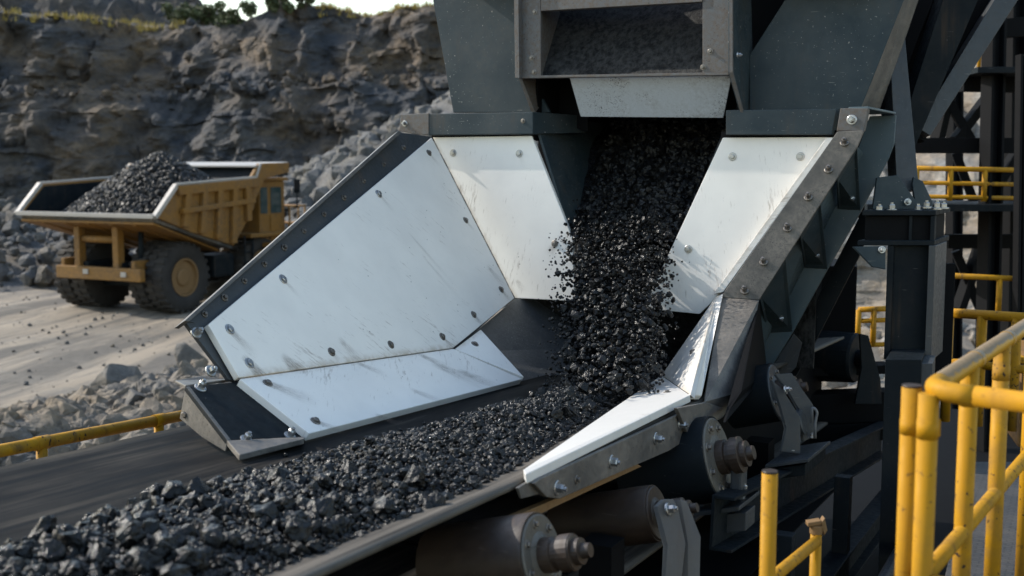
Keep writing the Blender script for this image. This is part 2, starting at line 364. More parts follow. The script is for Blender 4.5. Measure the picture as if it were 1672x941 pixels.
def fbm(x, y, z=0.0, o=5, H=0.9): return noise.fractal(V((x, y, z)), H, 2.1, o)
# lumps: convex shards, many merged into one mesh
def shard(npts, flat=0.75, r2=None):
    bm = bmesh.new()
    for _ in range(npts):
        v = V((random.gauss(0, 1), random.gauss(0, 1), random.gauss(0, 1))).normalized() * random.uniform(0.75, 1.0)
        bm.verts.new((v.x * random.uniform(0.85, 1.0), v.y * 0.85, v.z * flat))
    g = bmesh.ops.convex_hull(bm, input=bm.verts)
    bmesh.ops.delete(bm, geom=[v for v in bm.verts if not v.link_faces], context='VERTS')
    bmesh.ops.triangulate(bm, faces=bm.faces); bmesh.ops.recalc_face_normals(bm, faces=bm.faces)
    bm.verts.index_update(); vs = np.array([v.co[:] for v in bm.verts], np.float32); fs = np.array([[v.index for v in f.verts] for f in bm.faces], np.int32); bm.free()
    return vs, fs
SHARDS = [shard(random.randint(15, 34), random.uniform(0.55, 0.9)) for _ in range(26)]
def rough(v, f):
    bm = bmesh.new(); vs = [bm.verts.new(p) for p in v.tolist()]; [bm.faces.new([vs[i] for i in t]) for t in f.tolist()]
    bmesh.ops.subdivide_edges(bm, edges=bm.edges, cuts=2, use_grid_fill=True); o = random.random() * 50
    for q in bm.verts:
        n_ = q.co.normalized(); q.co = q.co * 0.96 + n_ * (0.13 * fbm(q.co.x * 2.6 + o, q.co.y * 2.6, q.co.z * 2.6, 5))
    bmesh.ops.triangulate(bm, faces=bm.faces); bm.verts.index_update()
    r_ = (np.array([q.co[:] for q in bm.verts], np.float32), np.array([[q.index for q in t.verts] for t in bm.faces], np.int32)); bm.free(); return r_
ROUGH = [rough(*SHARDS[i]) for i in range(10)]; ALLS = SHARDS + ROUGH
def rand_rots(k, yaw_only=False):
    q = rng.normal(size=(k, 4)); q /= np.linalg.norm(q, axis=1)[:, None]
    a, b_, c, d_ = q.T
    return np.stack([np.stack([1 - 2 * (c * c + d_ * d_), 2 * (b_ * c - a * d_), 2 * (b_ * d_ + a * c)], -1),
                     np.stack([2 * (b_ * c + a * d_), 1 - 2 * (b_ * b_ + d_ * d_), 2 * (c * d_ - a * b_)], -1),
                     np.stack([2 * (b_ * d_ - a * c), 2 * (c * d_ + a * b_), 1 - 2 * (b_ * b_ + c * c)], -1)], 1)
def lumps(name, pos, size, mat, parent=None, org=(0, 0, 0), extra=None):
    """pos (k,3) world, size (k,) half sizes -> one mesh of shards; extra = (verts, faces) of a base surface"""
    k = len(pos); rots = rand_rots(k); which = rng.integers(0, len(SHARDS), k); which = np.where(size > np.quantile(size, 0.965), len(SHARDS) + rng.integers(0, len(ROUGH), k), which)
    vv, ff, tt = [], [], []; off = 0
    for i in range(len(ALLS)):
        idx = np.where(which == i)[0]
        if not len(idx): continue
        v, f = ALLS[i]
        P = np.einsum('kij,vj->kvi', rots[idx], v) * size[idx][:, None, None] + pos[idx][:, None, :]
        m_ = len(idx); vv.append(P.reshape(-1, 3)); ff.append((f[None] + (np.arange(m_) * len(v))[:, None, None]).reshape(-1, 3) + off)
        tt.append(np.repeat(rng.random(m_) ** 1.6, len(v))); off += m_ * len(v)
    if extra is not None:
        ev, ef = extra; vv.append(ev); ff.append(np.array(ef) + off); tt.append(np.full(len(ev), 0.25))
    vv = np.concatenate(vv).astype(np.float32) - np.array(org, np.float32); ff = np.concatenate(ff).astype(np.int32); tt = np.concatenate(tt).astype(np.float32)
    me = bpy.data.meshes.new(name); me.vertices.add(len(vv)); me.vertices.foreach_set('co', vv.ravel())
    me.loops.add(ff.size); me.loops.foreach_set('vertex_index', ff.ravel())
    me.polygons.add(len(ff)); me.polygons.foreach_set('loop_start', np.arange(0, ff.size, 3, dtype=np.int32)); me.polygons.foreach_set('loop_total', np.full(len(ff), 3, np.int32))
    me.polygons.foreach_set('use_smooth', np.zeros(len(ff), dtype=bool)); me.update(calc_edges=True); a = me.attributes.new('tone', 'FLOAT', 'POINT'); a.data.foreach_set('value', tt)
    return link(name, me, mat, parent, V(org))
def grid_tris(nu, nv):
    i = np.arange(nu * nv).reshape(nu, nv); a, b_, c, d_ = i[:-1, :-1].ravel(), i[1:, :-1].ravel(), i[1:, 1:].ravel(), i[:-1, 1:].ravel()
    return np.concatenate([np.stack([a, b_, c], 1), np.stack([a, c, d_], 1)])
def grid_obj(name, P, mat, smooth=True):
    nu, nv, _ = P.shape; i = np.arange(nu * nv).reshape(nu, nv)
    f = np.stack([i[:-1, :-1].ravel(), i[1:, :-1].ravel(), i[1:, 1:].ravel(), i[:-1, 1:].ravel()], 1)
    me = bpy.data.meshes.new(name); me.from_pydata(P.reshape(-1, 3).tolist(), [], f.tolist()); me.update()
    if smooth: me.polygons.foreach_set('use_smooth', [True] * len(me.polygons))
    return link(name, me, mat)
def ridge(x, y, z=0.0, o=5): return noise.ridged_multi_fractal(V((x, y, z)), 0.9, 2.1, o, 1.0, 2.0)

# ================================================================== THE SETTING
def ground_h(x, y):
    h = 0.10 * fbm(x * 0.13, y * 0.13, 3.1, 4)
    # a bank of spoil between the haul road and the conveyor
    e = (x + 5.6) * 0.80 + (y - 26.0) * -0.42       # grows to the right / towards the camera
    k = min(1, max(0, (e + 1.2) / 3.0)); h += (0.55 * k * k * (3 - 2 * k)) * (1.0 + 0.9 * fbm(x * 0.45, y * 0.45, 9.0, 4)) if y < 36 else 0
    # wheel ruts along the haul road
    if y > 20: h += 0.05 * math.sin((x * 0.985 - y * 0.17) * 2.6 + 1.2 * fbm(x * 0.05, y * 0.05)) * (1 - k)
    return h
def mat_ground():
    m, n, b = new_mat('haul_road_dirt'); c = coords(n)
    rot = nd(n, 'ShaderNodeMapping'); rot.vector_type = 'TEXTURE'; rot.inputs['Rotation'].default_value = (0, 0, R(80)); rot.inputs['Scale'].default_value = (9.0, 0.9, 1)
    tc = nd(n, 'ShaderNodeTexCoord'); n.links.new(tc.outputs['Object'], rot.inputs[0])
    tr = noi(n, rot.outputs[0], 0.8, 6, 0.68, 0.6); big = noi(n, c, 0.09, 4); fine = noi(n, c, 3.2, 6, 0.7); mid = noi(n, c, 0.7, 5, 0.65)
    col = mixc(n, ramp(n, big, [(0.3, 0), (0.7, 1)]), (0.15, 0.116, 0.080), (0.26, 0.215, 0.160))
    col = mixc(n, ramp(n, tr, [(0.44, 0), (0.56, 0.9)]), col, (0.080, 0.069, 0.056))
    col = mixc(n, ramp(n, mid, [(0.52, 0), (0.66, 0.7)]), col, (0.155, 0.135, 0.108))
    col = mixc(n, ramp(n, fine, [(0.55, 0), (0.75, 0.6)]), col, (0.13, 0.118, 0.10))
    setp(n, b, col, 0.9); bump(n, b, fine, 0.6, 0.08); return m
M['ground'] = mat_ground()
xs = np.concatenate([np.linspace(-600, -60, 10)[:-1], np.linspace(-60, 40, 260), np.linspace(40, 600, 12)[1:]])
ys = np.concatenate([np.linspace(-600, -20, 8)[:-1], np.linspace(-20, 80, 250), np.linspace(80, 800, 12)[1:]])
P = np.zeros((len(xs), len(ys), 3))
for i, x in enumerate(xs):
    for j, y in enumerate(ys): P[i, j] = (x, y, ground_h(x, y))
structure(grid_obj('ground', P, M['ground']), 'tan dirt quarry floor and haul road with wheel ruts')

# far quarry face: benches, buttresses and ledges
def cliff_surface():
    xs = np.linspace(-95, 60, 560); ts = np.linspace(0, 1, 200); P = np.zeros((len(xs), len(ts), 3))
    for i, x in enumerate(xs):
        base = 78 + 0.10 * (x + 30) + 5 * fbm(x * 0.03, 1.3, 0, 3)
        top = 16.5 + 0.8 * fbm(x * 0.05, 4.2, 0, 4) + 0.018 * (x + 30) + max(0, -x - 26) * 0.03 + max(0, x + 12) * 0.10 + 1.3 * math.exp(-((x + 15) / 8.0) ** 2) + 1.6 * math.exp(-((x + 3) / 6.0) ** 2)
        for j, t in enumerate(ts):
            z = t * top
            # lower face, bench at ~62 %, upper face
            if t < 0.14: yo = -20 * (1 - t / 0.14) ** 1.1
            elif t < 0.6: yo = (t - 0.14) * 14
            elif t < 0.64: yo = 6.4 + (t - 0.6) * 60
            else: yo = 8.8 + (t - 0.64) * 22
            if t > 0.96: yo += (t - 0.96) * 260
            wx, wz = x + 1.6 * fbm(x * 0.11, z * 0.11, 2.2, 4), z + 1.2 * fbm(x * 0.09, z * 0.13, 8.1, 4)
            c1 = noise.cell(V((wx * 0.16, wz * 0.12, 2.0))); c2 = noise.cell(V((wx * 0.42 + 4.1, wz * 0.36, 7.0))); c3 = noise.cell(V((wx * 0.85, wz * 1.1, 11.0)))
            vd = lambda k, o: noise.voronoi(V((wx * k, wz * k * 0.8, o)), distance_metric='DISTANCE')[0]
            a1, a2, a3 = vd(0.16, 1.0), vd(0.42, 5.0), vd(1.05, 9.0)
            dsp = 3.2 * fbm(x * 0.045, z * 0.05, 5.0, 5) + 2.4 * (0.6 - a1[0]) + 1.5 * (0.6 - a2[0]) + 0.65 * (0.6 - a3[0]) + 0.7 * c1 + 0.45 * c2 + 0.9 * fbm(x * 0.5, z * 0.5, 2.0, 6)
            lay = 0.0
            k = min(1, t * 6)
            P[i, j] = (x + 0.7 * fbm(x * 0.3, z * 0.3, 7.0, 3), base + yo - (dsp + lay) * k, z - 0.3 + 0.35 * fbm(x * 0.35, yo * 0.3, 8, 4) + (0.8 * fbm(x * 0.15, 2, 6, 4) if t > 0.95 else 0))
    return P
CLIFF = cliff_surface(); cl = grid_obj('quarry_face', CLIFF, M['cliff'], smooth=False)
structure(cl, 'dark stepped rock face at the back of the quarry')

def hill(name, cx, cy, rx, ry, h, mat, nx=110, ny=110, power=1.0, rough=0.12, seed=0.0, label=''):
    P = np.zeros((nx, ny, 3))
    for i in range(nx):
        for j in range(ny):
            a, b_ = i / (nx - 1) * 2 - 1, j / (ny - 1) * 2 - 1
            r = math.hypot(a, b_); x, y = cx + a * rx, cy + b_ * ry
            k = max(0, 1 - r) ** power
            z = h * k + (h * rough * fbm(x * 1.4 / h ** 0.5, y * 1.4 / h ** 0.5, seed, 6) + 0.06 * h * ridge(x * 0.9, y * 0.9, seed, 4) * k) * min(1, k * 8)
            P[i, j] = (x, y, z - 0.15)
    return P
def rock_scatter(name, fn, count, smin, smax, mat, label, cat, kind='stuff', sink=0.25):
    pos, size = [], []
    while len(pos) < count:
        p = fn()
        if p is None: continue
        s = smin * (smax / smin) ** (random.random() ** 2.6); pos.append((p[0], p[1], p[2] + s * sink)); size.append(s)
    o = lumps(name, np.array(pos), np.array(size), mat); tag(o, label, cat, kind=kind); return o

# gravel stockpile right of the truck
def pile_z(x, y): 
    r = math.hypot((x + 0.5) / 17.5, (y - 55) / 15); return 9.0 * max(0, 1 - r)
hp = grid_obj('gravel_heap', hill('gravel_heap', -0.5, 55, 17.5, 15, 9.0, M['gravel'], 120, 110, 1.0, 0.05, 4.0), M['gravel'])
tag(hp, 'grey gravel stockpile sloping down behind the chute and the truck', 'stockpile')
def fn():
    x, y = random.uniform(-18, 8), random.uniform(40, 56); z = pile_z(x, y); return (x, y, z) if z > 0.05 else None
rock_scatter('gravel', fn, 5200, 0.13, 0.80, M['gravel'], 'loose grey stones covering the stockpile slope', 'gravel')
# rubble bank at the foot of the face, left of the truck
def bank_z(x, y): return 2.3 * max(0, 1 - ((y - 58) / 13) ** 2) * min(1, max(0, (-x - 15) / 5)) * (1 + 0.35 * fbm(x * 0.2, y * 0.2, 3, 3))
P = np.zeros((120, 60, 3))
for i, x in enumerate(np.linspace(-52, -8, 120)):
    for j, y in enumerate(np.linspace(44, 72, 60)): P[i, j] = (x, y, bank_z(x, y) * 0.9 - 0.12 + 0.25 * fbm(x * 0.5, y * 0.5, 1, 4) * min(1, bank_z(x, y)))
rb = grid_obj('rubble_bank', P, M['dark_rubble']); structure(rb, 'bank of dark rubble at the foot of the rock face')
def fn():
    x, y = random.uniform(-45, -12), random.uniform(44, 66); z = bank_z(x, y); return (x, y, z) if z > 0.12 else None
rock_scatter('rubble', fn, 3000, 0.10, 0.75, M['dark_rubble'], 'dark broken rock strewn over the bank behind the truck', 'rubble')
# rubble beside the conveyor
def fn():
    px, py = random.uniform(-60, 420), random.uniform(520, 790); p = onz(px, py, 0.35)
    e = (p.x + 5.6) * 0.80 + (p.y - 26.0) * -0.42
    if e < -1.2 - 0.8 * random.random() or p.y < 8: return None
    return (p.x, p.y, ground_h(p.x, p.y))
rock_scatter('roadside_rubble', fn, 16000, 0.018, 0.52, M['grey_rock'], 'grey broken rock along the edge of the haul road', 'rubble')
def fn():
    x, y = random.uniform(-26, -6), random.uniform(17, 44); e = (x + 5.6) * 0.80 + (y - 26.0) * -0.42
    return (x, y, ground_h(x, y)) if e < -0.5 and abs(math.sin(x * 1.3 + 0.4 * fbm(x, y))) > 0.35 else None
rock_scatter('road_stones', fn, 1600, 0.015, 0.10, M['dark_rubble'], 'small loose stones scattered over the haul road', 'stones')
def fn():
    i, j = random.randrange(0, 560), random.choice((random.randrange(2, 40), random.randrange(118, 132), random.randrange(0, 196)))
    return V(CLIFF[i, j]) + V((random.uniform(-.2, .2), -0.1, 0))
rock_scatter('scree', fn, 4200, 0.10, 0.75, M['cliff'], 'broken rock lying on the ledges and foot of the quarry face', 'scree')
# lit rock bank behind the steel tower
P = np.zeros((150, 90, 3))
for i, x in enumerate(np.linspace(3, 60, 150)):
    for j, t in enumerate(np.linspace(0, 1, 90)):
        z = 15 * t ** 1.15; y = 46 - 0.85 * (x - 6) * (1 if x < 28 else 28 / x) + t * 14 - 1.8 * fbm(x * 0.16, z * 0.2, 3, 6) - 1.3 * ridge(x * 0.22, z * 0.25, 5, 4) * min(1, t * 5) - 1.1 * noise.cell(V((x * 0.3, z * 0.35, 1)))
        P[i, j] = (x + 0.6 * fbm(x * 0.4, z * 0.4, 9, 3), y, z - 0.2)
structure(grid_obj('rock_bank', P, M['right_rock'], smooth=False), 'grey blasted rock bank behind the steel tower')
def fn():
    x = random.uniform(6, 26); y = random.uniform(18, 34); return (x, y, ground_h(x, y))
rock_scatter('loose_rock', fn, 900, 0.06, 0.55, M['right_rock'], 'loose grey rock on the ground beyond the conveyor', 'rubble')

# individual boulders by the haul road
def boulder(px, py, wpx, hpx, label, seed, tilt=0.0):
    p = onz(px, py, 0.45); dep = (p - CAM).dot(AF); r = wpx / FPX * dep / 2 * 1.15; hh = hpx / FPX * dep * 1.15
    random.seed(seed); bm = bmesh.new()
    for _ in range(15):
        v = V((random.gauss(0, 1), random.gauss(0, 1), random.gauss(0, 1))).normalized(); bm.verts.new((v.x * r * random.uniform(0.9, 1.05), v.y * r * 0.9, v.z * hh * 0.62))
    bmesh.ops.convex_hull(bm, input=bm.verts); bmesh.ops.delete(bm, geom=[v for v in bm.verts if not v.link_faces], context='VERTS')
    bmesh.ops.bevel(bm, geom=list(bm.edges), offset=r * 0.05, segments=1, affect='EDGES')
    bmesh.ops.triangulate(bm, faces=bm.faces); bmesh.ops.subdivide_edges(bm, edges=bm.edges, cuts=2, use_grid_fill=True)
    for v in bm.verts: v.co += v.co.normalized() * r * 0.06 * fbm(v.co.x * 3 / r, v.co.y * 3 / r, v.co.z * 3 / r + seed, 5)
    o = from_bm('boulder', bm, M['grey_rock']); o.location = (p.x, p.y, ground_h(p.x, p.y) + hh * 0.36); o.rotation_euler = (0, tilt, seed)
    tag(o, label, 'boulder', 'boulders beside the haul road')
boulder(193, 622, 88, 62, 'large grey block with a flat lit top beside the haul road', 3, 0.25)
boulder(243, 640, 58, 40, 'rounded brown grey boulder just right of the large block', 8)
boulder(66, 710, 92, 56, 'grey boulder lying just behind the yellow handrail', 5, 0.1)
boulder(168, 662, 46, 38, 'medium grey boulder in front of the large flat topped block', 12)
boulder(310, 580, 60, 52, 'pale boulder half hidden by the chute corner plate', 15)
boulder(215, 690, 62, 50, 'dusty boulder near the handrail post close to the chute', 17)
boulder(262, 688, 50, 46, 'dusty boulder against the chute skirt box', 20)
random.seed(21)

# trees and dry grass on the rim
def mat_leaf(name, a, b_):
    m, n, b2 = new_mat(name); setp(n, b2, mixc(n, noi(n, coords(n), 0.8, 4), a, b_), 0.8); return m
M['leaf'] = mat_leaf('dark_leaves', (0.030, 0.045, 0.018), (0.085, 0.10, 0.035)); M['dry'] = mat_leaf('dry_yellow_grass', (0.20, 0.15, 0.03), (0.38, 0.28, 0.07))
M['trunk'] = simple('bark', (0.06, 0.045, 0.035), 0.9)
def tree(px, py, dep, h, wd, label, seed):
    rs = random.Random(seed); p0 = at(px, 30, 96); i_ = int(np.argmin(np.abs(CLIFF[:, 188, 0] - p0.x))); p = V(CLIFF[i_, 196 if px < 330 else 191]) + V((0, 0, 0.9 if px < 330 else -0.1)); t = thing('rim_tree', p, label, 'tree', 'trees on the quarry rim')
    bm = bmesh.new(); tube_bm(bm, [p - V((0, 0, 1.5)), p + V((0.1, 0, h * 0.35)), p + V((0, 0, h * 0.7))], [0.16, 0.11, 0.05], 7)
    for k in range(5):
        a = rs.random() * 6.28; tube_bm(bm, [p + V((0.05, 0, h * (0.2 + 0.08 * k))), p + V((math.cos(a) * wd * 0.35, math.sin(a) * wd * 0.35, h * (0.45 + 0.09 * k)))], [0.06, 0.02], 5)
    from_bm('trunk', bm, M['trunk'], t)
    bm = bmesh.new(); cl_ = [(V((rs.uniform(-1, 1) * wd * 0.42, rs.uniform(-1, 1) * wd * 0.4, h * rs.uniform(0.0, 0.85))), rs.uniform(0.12, 0.22) * wd) for _ in range(11)]
    for c, r in cl_:
        for _ in range(130):
            v = V((rs.gauss(0, 1), rs.gauss(0, 1), rs.gauss(0, 0.8))).normalized() * r * rs.uniform(0.45, 1.1); q = p + c + v
            a, b_ = V((rs.gauss(0, 1), rs.gauss(0, 1), rs.gauss(0, 1))).normalized() * 0.16, V((rs.gauss(0, 1), rs.gauss(0, 1), rs.gauss(0, 1))).normalized() * 0.12
            bm.faces.new([bm.verts.new(q + a), bm.verts.new(q + b_), bm.verts.new(q - a), bm.verts.new(q - b_)])
    from_bm('crown', bm, M['leaf'], t)
tree(278, 20, 100, 1.6, 3.6, 'low dark bush at the left end of the rim', 1)
tree(312, 18, 100, 1.2, 2.4, 'small dark bush just left of the gap of sky', 2)
tree(398, 22, 97, 2.1, 3.0, 'tall rounded tree at the left edge of the open sky', 3)
tree(470, 20, 97, 1.1, 2.2, 'small bush in the middle of the open sky on the rim', 4)
tree(507, 18, 97, 1.3, 1.5, 'narrow small bush at the right of the open sky', 5)
# spoil heap rising behind the left end of the rim
P = hill('spoil_heap', -55, 128, 46, 24, 28.0, M['cliff'], 120, 80, 0.5, 0.05, 6.0)
structure(grid_obj('spoil_heap', P, M['cliff'], smooth=False), 'dark spoil heap rising behind the left end of the rim')
# dry grass: tufts of thin blades following the rim
bm = bmesh.new(); rs = random.Random(4)
for _ in range(1500):
    i, j = rs.randrange(80, 530), rs.randrange(188, 197)
    q = V(CLIFF[i, j]) + V((rs.uniform(-.3, .3), rs.uniform(-.5, .5), -0.1))
    if fbm(q.x * 0.12, 3.3, 1, 3) + 0.25 * rs.random() < 0.10: continue
    for _ in range(9):
        a = rs.random() * 6.28; o = V((math.cos(a), math.sin(a), 0)) * rs.uniform(0.05, 0.35); hgt = rs.uniform(0.25, 0.7); l = V((rs.gauss(0, .15), rs.gauss(0, .15), hgt)); s_ = V((math.sin(a), -math.cos(a), 0)) * 0.06
        bm.faces.new([bm.verts.new(q + o - s_), bm.verts.new(q + o + s_), bm.verts.new(q + o + l)])
tag(from_bm('dry_grass', bm, M['dry']), 'yellow dry grass growing along the rim of the quarry face', 'grass', kind='stuff')

# ================================================================== BELT CONVEYOR
conv = thing('belt_conveyor', W(0, 0.3, -0.6), 'black troughed belt conveyor carrying coal, with bare rollers along its near side', 'conveyor')
def belt_u(v): return 0.065 * ((v - 0.28) / 0.95) ** 2
VN, VF = 1.262, -0.505
def belt_mesh(name, d0, d1, v0, v1, off, t, fn_u):
    nv, nu = 26, 60; bm = bmesh.new(); uvl = bm.loops.layers.uv.new('belt'); top, bot = [], []
    for i in range(nu):
        d_ = d0 + (d1 - d0) * i / (nu - 1)
        top.append([bm.verts.new(W(d_, v0 + (v1 - v0) * k / (nv - 1), fn_u(v0 + (v1 - v0) * k / (nv - 1)) + off)) for k in range(nv)])
        bot.append([bm.verts.new(W(d_, v0 + (v1 - v0) * k / (nv - 1), fn_u(v0 + (v1 - v0) * k / (nv - 1)) + off - t)) for k in range(nv)])
    uv = {}
    for i in range(nu):
        for k in range(nv):
            uv[top[i][k]] = uv[bot[i][k]] = (d0 + (d1 - d0) * i / (nu - 1), v0 + (v1 - v0) * k / (nv - 1))
    fs = []
    for i in range(nu - 1):
        for k in range(nv - 1):
            fs.append(bm.faces.new((top[i][k], top[i + 1][k], top[i + 1][k + 1], top[i][k + 1]))); fs.append(bm.faces.new((bot[i][k], bot[i][k + 1], bot[i + 1][k + 1], bot[i + 1][k])))
        for k in (0, nv - 1): fs.append(bm.faces.new((top[i][k], bot[i][k], bot[i + 1][k], top[i + 1][k])))
    for i in (0, nu - 1):
        for k in range(nv - 1): fs.append(bm.faces.new((top[i][k], top[i][k + 1], bot[i][k + 1], bot[i][k])))
    for f in fs:
        f.smooth = True
        for l in f.loops: l[uvl].uv = uv[l.vert]
    return from_bm(name, bm, M['belt'], conv)
belt_mesh('belt', -4.6, 5.2, VF, VN, 0.0, 0.018, belt_u)
belt_mesh('return_belt', -4.6, 5.2, VF, VN - 0.1, -0.62, 0.018, lambda v: 0)

# coal bed: a heaped core and thousands of lumps on it
def bed_prof(d_):
    """far edge, near edge and crown height of the bed at belt distance d"""
    far = np.interp(d_, [-4, -2, -1.1, -0.25, 0.4, 1.2, 2.0, 2.9], [0.28, 0.27, 0.28, 0.24, 0.33, 0.40, 0.30, 0.1])
    near = np.interp(d_, [-4, -1.7, -0.5, -0.1, 2.45, 3.1], [1.09, 1.10, 1.12, 1.07, 0.69, 0.64])
    h = np.interp(d_, [-4, -1.5, 0, 1.3, 2.1, 3.0], [0.105, 0.105, 0.09, 0.09, 0.09, 0.15])
    return far, near, h
def bed_h(d_, v):
    f, n_, h = bed_prof(d_); k = (v - f) / (n_ - f)
    if k <= 0 or k >= 1: return belt_u(v) + 0.001
    return belt_u(v) + h * (1 - abs(2 * k - 1) ** 2.2) * (0.85 + 0.35 * fbm(d_ * 2.2, v * 2.2, 1, 3))
nu, nv = 130, 26; ev = []
for i in range(nu):
    d_ = -3.4 + 6.6 * i / (nu - 1); f, n_, h = bed_prof(d_)
    for k in range(nv):
        v = f + (n_ - f) * k / (nv - 1); ev.append(W(d_, v, bed_h(d_, v) - 0.02)[:])
pos, size = [], []
for _ in range(36000):
    d_ = random.uniform(-3.4, 3.1); f, n_, h = bed_prof(d_); v = f - 0.03 + (n_ - f + 0.06) * random.random()
    q_ = random.random()
    sz = random.uniform(0.0045, 0.0115) if q_ < 0.76 else (random.uniform(0.010, 0.021) if q_ < 0.972 else random.uniform(0.018, 0.034))
    if d_ < -0.7 and random.random() < (0.012 if d_ > -1.2 else 0.026): sz = random.uniform(0.032, 0.064)
    if d_ > 0.6: sz = min(sz, 0.024)
    pos.append(W(d_, v, bed_h(d_, v) + sz * random.uniform(-0.25, 0.55))[:]); size.append(sz)
for q in [(940, 660), (965, 648), (990, 655), (1012, 640), (930, 640), (985, 668), (1000, 632), (955, 672)]:      # larger lumps where the stream lands
    p = hit(q, W(0, 0, 0.12), UN) - P0; sz = random.uniform(0.032, 0.055); v_ = min(p.dot(SD), 0.86); pos.append(W(p.dot(D), v_, bed_h(p.dot(D), v_) + sz * 0.35)[:]); size.append(sz)
for _ in range(60):                                                        # strays on the bare belt
    d_ = random.uniform(-2.5, 2.2); v = bed_prof(d_)[0] - abs(random.gauss(0, 0.05)) - 0.02; sz = random.uniform(0.006, 0.016); pos.append(W(d_, v, belt_u(v) + sz * 0.5)[:]); size.append(sz)
cb = lumps('coal', np.array(pos), np.array(size), M['coal'], None, W(-1, 0.6, 0.1), (np.array(ev), grid_tris(nu, nv)))
tag(cb, 'black coal lumps heaped along the moving belt', 'coal', kind='stuff')

# conveyor framing on the near side
def px_d(p, v): return hit(p, W(0, v, 0), SD)      # point on the upright plane at belt offset v
fr = lambda name, p, q, v, wd, hg, mat='dark_steel': None
bm = bmesh.new()                                      # channel stringer running away to the column
def channel(bm, p, q, h, fl, t=0.014, side=1):
    ax = V(q) - V(p); up = (UN - ax.normalized() * UN.dot(ax.normalized())).normalized(); sd = ax.cross(up).normalized()
    if sd.dot(SD) < 0: sd = -sd
    c = (V(p) + V(q)) / 2
    box_bm(bm, c - sd * 0.5 * t, ax, up * h, sd * t)
    for s in (-1, 1): box_bm(bm, c + up * s * (h - t) / 2 + sd * (fl / 2 + 0.001), ax, up * t, sd * fl, 0.002)
VS = 1.28
a0, a1 = px_d((1165, 854), 1.52), px_d((1440, 712), 1.52)
channel(bm, a0, a1, 0.25, 0.09)
from_bm('stringer', bm, M['dark_steel'], conv)
bm = bmesh.new(); channel(bm, W(-4.5, VF - 0.12, -0.12), W(5, VF - 0.12, -0.12), 0.22, -0.07); from_bm('stringer', bm, M['dark_steel'], conv)
for k, d_ in enumerate((-3.0, -1.8, -0.6, 0.6, 1.8, 3.0, 4.2)):
    bm = bmesh.new(); hbeam_bm(bm, W(d_, VF - 0.1, -0.52), W(d_, 1.0, -0.52), 0.1, 0.14, 0.012, UN); from_bm('cross_member', bm, M['black'], conv)
for d_ in (-2.4, 0.2, 2.6):
    for v in (VF - 0.12, VS + 0.02):
        p = W(d_, v, -0.3); bm = bmesh.new(); beam_bm(bm, p, V((p.x, p.y, 0.0)), 0.14, 0.14, D); from_bm('trestle_leg', bm, M['black'], conv)
# black sheets added to hide lit ground and keep the under-belt space dark
plate('dark_floor_blocker', [W(-4.6, VF - 0.1, -0.86), W(5.2, VF - 0.1, -0.86), W(5.2, VS + 0.15, -0.92), W(-4.6, VS + 0.15, -0.92)], 0.01, M['black'], conv)
plate('dark_side_blocker', [W(-4.6, VF - 0.03, -0.02), W(5.2, VF - 0.03, -0.02), W(5.2, VF - 0.03, -0.86), W(-4.6, VF - 0.03, -0.86)], 0.008, M['black'], conv)
# the ochre edge strip below the belt edge
strip = [px_d((q[0], q[1]), 1.27) for q in ((795, 876), (812, 856), (1040, 757), (1048, 762), (830, 862), (805, 884))]
plate('edge_strip', strip, 0.03, M['rust_edge'], conv, 0.003)

def drum(name, fc, ax, r, L, body_mat, holes=6, shaft=0.4, cap='drum_face'):
    """roller whose outer face is centred at fc and looks along ax"""
    fc, ax = V(fc), V(ax).normalized(); bm = bmesh.new()
    lathe_bm(bm, fc, -ax, [(0.006, r * 0.93), (0.0, r * 0.955), (0.0, r * 0.985), (0.012, r), (L, r), (L + 0.004, r * 0.9)], 48)
    for f in bm.faces: f.smooth = len(f.verts) == 4
    o = from_bm(name, bm, M[body_mat], conv)
    m_ = o.modifiers.new('edge', 'EDGE_SPLIT'); m_.split_angle = R(35)
    a = ax.cross(V((0, 0, 1))).normalized(); b_ = ax.cross(a)
    bm = bmesh.new(); lathe_bm(bm, fc, ax, [(-0.01, r * 0.94), (0.004, r * 0.94), (0.008, r * 0.90), (0.004, r * 0.55), (0.012, r * 0.42)], 40)
    from_bm('end_disc', bm, M[cap], o)
    for k in range(holes):
        t = 2 * math.pi * (k + 0.3) / holes
        bolt('small', fc + ax * 0.006 + (a * math.cos(t) + b_ * math.sin(t)) * r * 0.74, ax, o, 1.0 * r / 0.15)
    bm = bmesh.new(); lathe_bm(bm, fc, ax, [(0.0, r * 0.40), (0.05, r * 0.40), (0.055, r * 0.34), (0.075, r * 0.34), (0.078, r * 0.42), (0.12, r * 0.42), (0.125, r * 0.30), (0.15, r * 0.30), (0.152, r * 0.18), (0.15 + 0.03, r * 0.16)], 24)
    from_bm('shaft', bm, M['rust'], o); return o
AXR = (SD * math.cos(R(15)) + UN * math.sin(R(15))).normalized()      # the idlers trail a little
# tail drum with pale drilled face
c1 = at(1172, 748, 5.55); drum('roller', c1, AXR, 0.205, 0.45, 'dark_steel', 8)  # dark body colour stands in for the shade under the flange
base1 = at(1172, 812, 5.54)
bm = bmesh.new(); box_bm(bm, at(1188, 822, 5.56), D * 0.36, AXR * 0.22, UN * 0.022, 0.004); from_bm('bearing_plate', bm, M['bracket_blue'], conv)
bm = bmesh.new(); box_bm(bm, at(1206, 848, 5.54), D * 0.16, AXR * 0.12, UN * 0.09, 0.006); from_bm('bearing_bracket', bm, M['bracket_blue'], conv)
bm = bmesh.new(); box_bm(bm, at(1206, 787, 5.54), D * 0.10, AXR * 0.06, UN * 0.18, 0.012); from_bm('bearing_block', bm, M['bracket_blue'], conv)
for q in ((1168, 812), (1184, 806), (1216, 800), (1212, 814)): bolt('bright', at(q[0], q[1], 5.53), UN, conv, 0.7)
